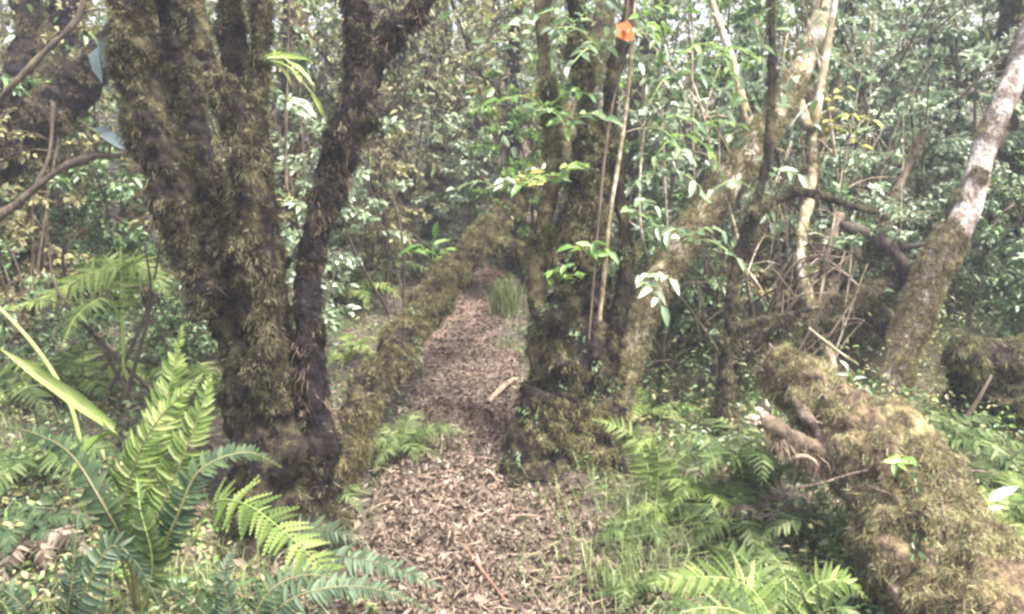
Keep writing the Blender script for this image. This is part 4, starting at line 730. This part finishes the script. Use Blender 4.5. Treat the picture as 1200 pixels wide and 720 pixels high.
sh = [ # pixel x, depth, height, width, leaves, leaf length, material, separate leaves, label
 (1010, 5.9, 2.3, .9, 1500, .085, lp, 50, 'pale-leaved shrub right of the slender leaning tree top'),
 (1090, 6.3, 2.6, 1.0, 1700, .09, lp, 50, 'dense pale shrub left of the lichen-spotted tree'),
 (1180, 6.4, 2.7, 1.0, 1700, .09, lp, 50, 'pale glossy shrub behind the top of the lichen-spotted tree'),
 (1270, 6.0, 2.6, 1.0, 1200, .09, lp, 20, 'pale shrub cut by the right edge of the view'),
 (960, 6.8, 2.5, .9, 1400, .085, lp, 40, 'sage-green shrub behind the slender leaning tree crown'),
 (1120, 5.4, 1.2, .6, 700, .06, lm, 30, 'low darker shrub under the lichen-spotted tree bend'),
 (985, 5.3, 1.15, .6, 800, .065, lp, 40, 'low pale shrub around the bare tan dead stem'),
 (900, 5.4, 1.3, .6, 800, .07, lp, 40, 'pale shrub behind the thin dark sapling'),
 (800, 5.5, 1.0, .55, 700, .07, lm, 40, 'low dark green shrub behind the slender leaning tree foot'),
 (1215, 4.9, 1.0, .6, 700, .07, lm, 30, 'dark shrub behind the mossy stump at the right edge'),
 (850, 7.2, 2.7, .9, 1400, .095, lm, 40, 'tall green shrub behind the branches of the slender leaning tree'),
 (780, 7.6, 2.8, .9, 1400, .095, lb, 40, 'tall bright shrub far behind the vines'),
 (700, 8.2, 2.8, .9, 1200, .09, lm, 30, 'tall shrub directly behind the middle tree top'),
 (640, 9.0, 2.6, .8, 1100, .09, M['leaf_yellow'], 30, 'yellowish shrub beyond the far end of the path'),
 (560, 9.6, 2.5, .9, 1200, .085, lo, 20, 'olive shrub left of the far end of the path'),
 (480, 8.6, 2.4, .9, 1300, .085, lo, 20, 'olive shrub behind the moss-draped brown trunk'),
 (400, 8.0, 2.4, .9, 1300, .09, lm, 30, 'green shrub beyond the forked stem'),
 (370, 6.3, 1.7, .6, 800, .10, lp, 30, 'bluish pale large-leaved shrub between thick left tree and forked stem'),
 (300, 7.6, 2.6, 1.0, 1200, .09, lo, 10, 'olive shrub hidden mostly behind the thick left tree'),
 (140, 5.6, 1.4, .6, 800, .07, lm, 40, 'green-leaved shrub behind the yellow-green tree fern'),
 (70, 6.0, 2.2, .8, 1200, .075, lo, 30, 'olive shrub under the dark leaning trunk at the left'),
 (-20, 5.6, 2.2, .9, 1200, .08, lm, 20, 'dark green shrub cut by the left edge of the view'),
 (130, 7.4, 2.8, 1.0, 1200, .085, lm, 20, 'tall green shrub left of the thick left tree top'),
 (200, 4.6, .55, .4, 500, .055, lm, 30, 'low green shrub behind the tall blade-fronded fern'),
 (60, 4.3, .55, .45, 500, .055, lm, 30, 'low mixed green shrub between the tree fern and the strap leaf'),
 (1040, 7.8, 3.0, 1.0, 1300, .09, lp, 20, 'far pale shrub high above the fallen branches'),
 (1150, 8.2, 3.2, 1.1, 1300, .095, lp, 20, 'tallest pale shrub in the upper right background'),
 (900, 8.8, 3.2, 1.0, 1300, .095, lb, 20, 'far bright shrub above the slender leaning tree bend'),
 (440, 7.0, 1.5, .6, 900, .08, lo, 30, 'olive shrub on the bank left of the leaning golden trunk'),
 (545, 7.6, 1.9, .6, 900, .08, lp, 30, 'pale olive shrub just over the middle of the leaning golden trunk'),
 (345, 4.9, .75, .35, 500, .075, lp, 30, 'low pale shrub seen through the gap before the forked stem'),
 (620, 7.3, 2.2, .55, 900, .08, lb, 30, 'bright leafy shrub between the leaning golden trunk and the middle tree'),
 (770, 5.9, 1.9, .5, 900, .075, lp, 40, 'pale shrub right behind the vines of the middle tree'),
 (1060, 5.7, 1.6, .5, 900, .06, lp, 30, 'pale shrub tight against the left side of the lichen-spotted tree'),
 (1170, 5.8, 1.7, .6, 900, .065, lp, 30, 'pale shrub tight against the right side of the lichen-spotted tree'),
 (250, 5.4, 1.5, .6, 700, .075, lo, 20, 'olive shrub mostly screened by the thick left tree trunk'),
 (815, 4.95, .75, .45, 700, .06, lm, 30, 'low small-leaved shrub filling the gap left of the thin dark sapling'),
 (935, 4.9, .7, .5, 700, .06, lo, 30, 'low olive shrub behind the broken log end'),
 (1005, 5.0, .85, .45, 700, .06, lm, 30, 'small green shrub between the broken log and the lichen-spotted tree'),
 (420, 10.4, 3.4, 1.1, 1500, .09, lo, 10, 'tall olive shrub closing the view far behind the forked stem'),
 (680, 10.4, 3.5, 1.1, 1500, .09, lp, 10, 'tall pale shrub closing the view far behind the middle tree'),
 (820, 10.2, 3.5, 1.1, 1500, .09, lp, 10, 'tall pale shrub closing the view far behind the slender leaning tree'),
 (560, 11.0, 3.6, 1.2, 1500, .09, lo, 10, 'tall olive shrub closing the view far up the path'),
 (960, 10.0, 3.5, 1.1, 1500, .09, lp, 10, 'tall pale shrub closing the view beyond the yellowish leafy twig'),
 (250, 9.5, 3.3, 1.1, 1400, .09, lm, 10, 'tall green shrub closing the view between the limbs of the thick left tree'),
 (30, 4.9, 1.4, .5, 800, .07, lo, 30, 'leafy shrub beneath the curved brown branch at the left edge'),
]
for x, d, H, W, n, ln, mt, sp, lab in sh:
    shrub(lab, gp(x, d), H, W, n, ln, mt, 6, sep=sp)

def bare(label, base, H, W, n, mat):
    t = thing('bare_shrub', label, 'shrub', base, 'leafless twiggy shrubs')
    for s_ in range(n):
        a = rng.random() * 6.28; e = base + np.array([math.cos(a) * W, math.sin(a) * W * .5, H * (.6 + .5 * rng.random())]); m = (base + e) / 2 + rng.normal(size=3) * .28 * W
        b = Buf(); P = np.array([base + rng.normal(size=3) * [.08, .05, 0], m, e]); tube(b, P, [.011, .008, .003], 6, .05, [(9, .2)], s_); c = catmull(P, 20)
        for k in range(5):
            q = c[int(rng.integers(5, 19))]; d = nrm(rng.normal(size=3) + [0, 0, .5]) * W * (.3 + .4 * rng.random()); tube(b, np.array([q, q + d * .5 + [0, 0, .03], q + d]), [.005, .0035, .0015], 5, .06)
        b.build('stem', mat, t)
bare('low tangle of thin brown stems between the sapling and the broken log', gp(865, 4.4), .75, .6, 9, M['bark_brown'])
bare('low tangle of thin stems in front of the slender leaning tree foot', gp(785, 4.6), .7, .45, 7, M['bark_brown'])
bare('leafless pale twigs crossing behind the crook of the slender leaning tree', gp(830, 5.3), 1.9, .6, 8, M['bark_moss'])
bare('tangle of thin pale twigs over the fallen branches', gp(915, 4.7), 1.2, .6, 8, M['bark_moss'])
bare('thin bare stems rising among pale leaves beside the yellowish leafy twig', gp(985, 5.4), 2.1, .5, 7, M['bark_moss'])
bare('thin brown upright stems behind the yellow-green tree fern stalk', gp(135, 3.9), .9, .3, 4, M['bark_brown'])
bare('thin bare stems in front of the olive shrub beyond the forked stem', gp(470, 6.5), 1.5, .5, 5, M['bark_brown'])
# ------------------------------------------------------------------ stuff: litter, herbs, grass, far wood
x, y = scatter(170000, 1.5, 12, .3, .3)
pm = pathmask(x, y); k = rng.random(len(x)) < pm * np.clip(y / 5, .25, 1) * 0 + pm; x, y = x[k], y[k]
x2, y2 = scatter(34000, 1.5, 11, .72, .6); k = rng.random(len(x2)) < (1 - pathmask(x2, y2)) * .8; x, y = np.r_[x, x2[k]], np.r_[y, y2[k]]
z = height(x, y); n = len(x); ang = rng.random(n) * 6.28; L_ = .009 + .03 * rng.random(n) ** 1.8
Yd = np.c_[np.cos(ang), np.sin(ang), rng.normal(size=n) * .3]; Zd = np.c_[rng.normal(size=(n, 2)) * .45, np.where(rng.random(n) < .5, 1, -1)]
pmk = pathmask(x, y) > .35
for q_, mt_ in ((pmk, M['litter']), (~pmk, M['litter_dark'])):
    b = Buf(); leaves(b, DEAD, np.c_[x, y, z + .004 + .02 * rng.random(n)][q_], Yd[q_], Zd[q_], L_[q_], (L_ * (.3 + .3 * rng.random(n)))[q_]); b.build('leaf_litter', mt_, None, 'stuff')
n = 600; x, y = scatter(n, 1.6, 9, .3, .3); a = rng.random(n) * 6.28; L_ = .035 + .04 * rng.random(n)
b = Buf(); leaves(b, DEAD, np.c_[x, y, height(x, y) + .025], np.c_[np.cos(a), np.sin(a), rng.normal(size=n) * .35], np.c_[rng.normal(size=(n, 2)) * .5, np.ones(n)], L_, L_ * (.2 + .35 * rng.random(n))); b.build('leaf_litter', M['litter'], None, 'stuff')
def twigs(n):
    x, y = scatter(n, 1.6, 8, .35, .3); b = Buf()
    for i_ in range(n):
        a = rng.random() * 6.28; L = .05 + .12 * rng.random(); d = np.array([math.cos(a), math.sin(a), .05 * rng.normal()]) * L; p = np.array([x[i_], y[i_], gz(x[i_], y[i_]) + .015])
        tube(b, np.array([p, p + d * .5 + rng.normal(size=3) * .01, p + d]), [.0025, .0025, .0015], 4, .05)
    b.build('twig_litter', M['wood_tan'], None, 'stuff')
twigs(1400)
def stick(label, a, c, r, mat='wood_tan'):
    p, q = on(*a), on(*c); m = (p + q) / 2; m = drop(m, .02); t = thing('stick', label, 'stick', p, 'fallen sticks on the path'); b = Buf()
    tube(b, np.array([p + [0, 0, .015], m + rng.normal(size=3) * .01, q + [0, 0, .02]]), [r, r, r * .6], 8, .02, [(30, .2)], 3); b.build('stem', M[mat], t)
stick('long thin brown stick lying lengthwise on the path at the bottom', (534, 628), (596, 718), .007, 'wood_red')
stick('short thick pale stick poking onto the path from the middle tree foot', (572, 475), (622, 452), .016, 'wood_tan')
stick('dark thin stick across the path near the left bank', (480, 552), (540, 548), .006, 'bark_dark')
stick('small pale stick on the left half of the path', (430, 610), (475, 596), .005, 'wood_tan')
# herbs
x, y = scatter(15000, 1.5, 12, .75, .6); k = (rng.random(len(x)) < (1 - pathmask(x, y)) * (.35 + .65 * (noise(np.c_[x * 1.1, y * 1.1, 0 * x], 21) > -.2))) & (np.abs(x - xc(y)) > hw(y) * 1.0); x, y = x[k], y[k]; z = height(x, y)
m_ = 9; P = np.repeat(np.c_[x, y, z], m_, 0); n = len(P); a = rng.random(n) * 6.28; rr = .015 + .06 * rng.random(n); hh = .02 + .2 * rng.random(n) ** 1.3 * np.repeat((.4 + .9 * rng.random(len(x))) * (1 + 1.6 * sst(.0, .7, noise(np.c_[x * .9, y * .9, 0 * x], 55)) * sst(.3, .9, np.abs(x - xc(y)))), m_)
hh = hh * np.repeat((.3 + .7 * sst(3.0, 5.5, y)) * (.15 + .85 * sst(.1, .6, np.abs(x - xc(y)) - hw(y))), m_)
P = P + np.c_[np.cos(a) * rr, np.sin(a) * rr, hh]; Yd = np.c_[np.cos(a), np.sin(a), rng.normal(size=n) * .4 - .1]; L_ = .014 + .024 * rng.random(n)
root = np.repeat(np.c_[x, y, z - .01], m_, 0)
kk = np.repeat(rng.random(len(x)), m_)
ok = np.ones(n, bool)
for A, rr_ in LOGS:
    cc = catmull(np.c_[A, rr_], 40)
    for q_ in cc: ok &= np.linalg.norm(P - q_[:3], axis=1) > q_[3] * 1.05 + .015
P, Yd, L_, kk, root = P[ok], Yd[ok], L_[ok], kk[ok], root[ok]
for nm, lo_, hi_, mt in (('ground_cover', 0, .4, 'leaf_mid'), ('ground_cover', .4, .9, 'leaf_olive'), ('ground_cover', .9, 1, 'leaf_bright')):
    s = (kk >= lo_) & (kk < hi_); b = Buf(); ns_ = s & (P[:, 1] < 6.5); sd_ = np.array([.0012, 0, 0]); b.add(np.stack([root[ns_] - sd_, root[ns_] + sd_, P[ns_]], 1).reshape(-1, 3), None, np.arange(ns_.sum())[:, None] * 3 + np.array([[0, 1, 2]])); leaves(b, SMALL, P[s], Yd[s], np.c_[rng.normal(size=(s.sum(), 2)) * .4, np.ones(s.sum())], L_[s], L_[s] * .55); b.build(nm, M[mt], None, 'stuff')
def blades(buf, p, n, L, w, spread, lean=.6):
    q = p + np.c_[rng.normal(size=(n, 2)) * spread, np.zeros(n)]; q[:, 2] = height(q[:, 0], q[:, 1]) - .01
    a = rng.random(n) * 6.28; o = np.c_[np.cos(a), np.sin(a), 0 * a]; l = (L * (.5 + .7 * rng.random(n)))[:, None]; ln_ = (lean * rng.random(n))[:, None]; s = np.cross(o, [0, 0, 1.0]) * w
    u1 = q + np.array([0, 0, 1]) * l * .5 + o * l * ln_ * .25; u2 = q + np.array([0, 0, 1]) * l * (.9 - .4 * ln_) + o * l * ln_ * .9
    V = np.stack([q - s, q + s, u1 + s * .8, u1 - s * .8, u2], 1).reshape(-1, 3); bb = np.arange(n)[:, None] * 5; buf.add(V, bb + np.array([[0, 1, 2, 3]]), bb + np.array([[3, 2, 4]]))
b = Buf(); blades(b, on(592, 365), 260, .32, .003, .07); tag(b.build('grass_tuft', M['grass'], org=on(592, 365)), 'yellowish grass tuft at the right edge of the far path', 'grass tuft')
b = Buf(); blades(b, on(760, 660), 260, .22, .002, .2, 1.5); blades(b, on(735, 600), 170, .19, .002, .16, 1.5); blades(b, on(720, 690), 150, .17, .002, .13, 1.6)
blades(b, on(470, 520), 420, .13, .002, .13, 1.4); blades(b, on(830, 690), 200, .16, .002, .16, 1.5); blades(b, on(640, 590), 90, .06, .002, .1, 1.4); blades(b, on(580, 625), 60, .05, .002, .05, 1.4)
x, y = scatter(260, 1.7, 9, .72, .5); k = np.abs(x - xc(y)) > hw(y) * 1.1
for xx, yy in zip(x[k], y[k]): blades(b, np.array([xx, yy, 0]), 22, .16, .0022, .06, 1.1)
b.build('grass', M['grass'], None, 'stuff')
# far wood closing the view
n = 1500; y = 10.5 + 9 * rng.random(n); x = (rng.random(n) * 2 - 1) * (y * .95 + 2); z = height(x, y) + 6.5 * rng.random(n) ** 1.1
x = np.r_[x, np.r_[-1, 1].repeat(160) * (6.5 + 4 * rng.random(320))]; y = np.r_[y, 2 + 9 * rng.random(320)]; z = np.r_[z, height(x[n:], y[n:]) + 5 * rng.random(320)]
c = np.c_[x, y, z]; P = np.repeat(c, 70, 0) + rng.normal(size=(len(c) * 70, 3)) * .34; m = len(P)
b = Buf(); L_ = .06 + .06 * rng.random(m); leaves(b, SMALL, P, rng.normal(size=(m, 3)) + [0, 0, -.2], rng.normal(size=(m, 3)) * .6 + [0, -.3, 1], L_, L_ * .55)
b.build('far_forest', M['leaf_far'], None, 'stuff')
b = Buf()
for i_ in range(16):
    yy = 10.5 + 7 * rng.random(); xx = (rng.random() * 2 - 1) * (yy * .8 + 1); p = np.array([xx, yy, gz(xx, yy) - .1]); l2 = rng.normal(size=2) * .5; r_ = .03 + .07 * rng.random()
    tube(b, np.array([p, p + [l2[0] * .4, l2[1] * .4, 2.2], p + [l2[0], l2[1], 5.5]]), [r_, r_ * .8, r_ * .5], 7, .3, [(2, .2)], i_)
b.build('far_forest_trunks', M['bark_brown'], None, 'stuff')
# air
hm = bpy.data.materials.new('air'); hm.use_nodes = True; hn = hm.node_tree; hn.nodes.clear()
pv = hn.nodes.new('ShaderNodeVolumePrincipled'); pv.inputs['Color'].default_value = (.93, .96, 1, 1); pv.inputs['Density'].default_value = HAZE; pv.inputs['Anisotropy'].default_value = .2
ho = hn.nodes.new('ShaderNodeOutputMaterial'); hn.links.new(pv.outputs[0], ho.inputs['Volume'])
V = np.array([(x, y, z) for z in (-2.0, 12.0) for x, y in ((-140, -140), (140, -140), (140, 150), (-140, 150))])
b = Buf(); b.add(V, np.array([[3, 2, 1, 0], [4, 5, 6, 7], [0, 1, 5, 4], [1, 2, 6, 5], [2, 3, 7, 6], [3, 0, 4, 7]])); b.build('haze', hm, None, 'stuff', False)
for o in bpy.data.objects:
    if '_w' in o.keys(): del o['_w']
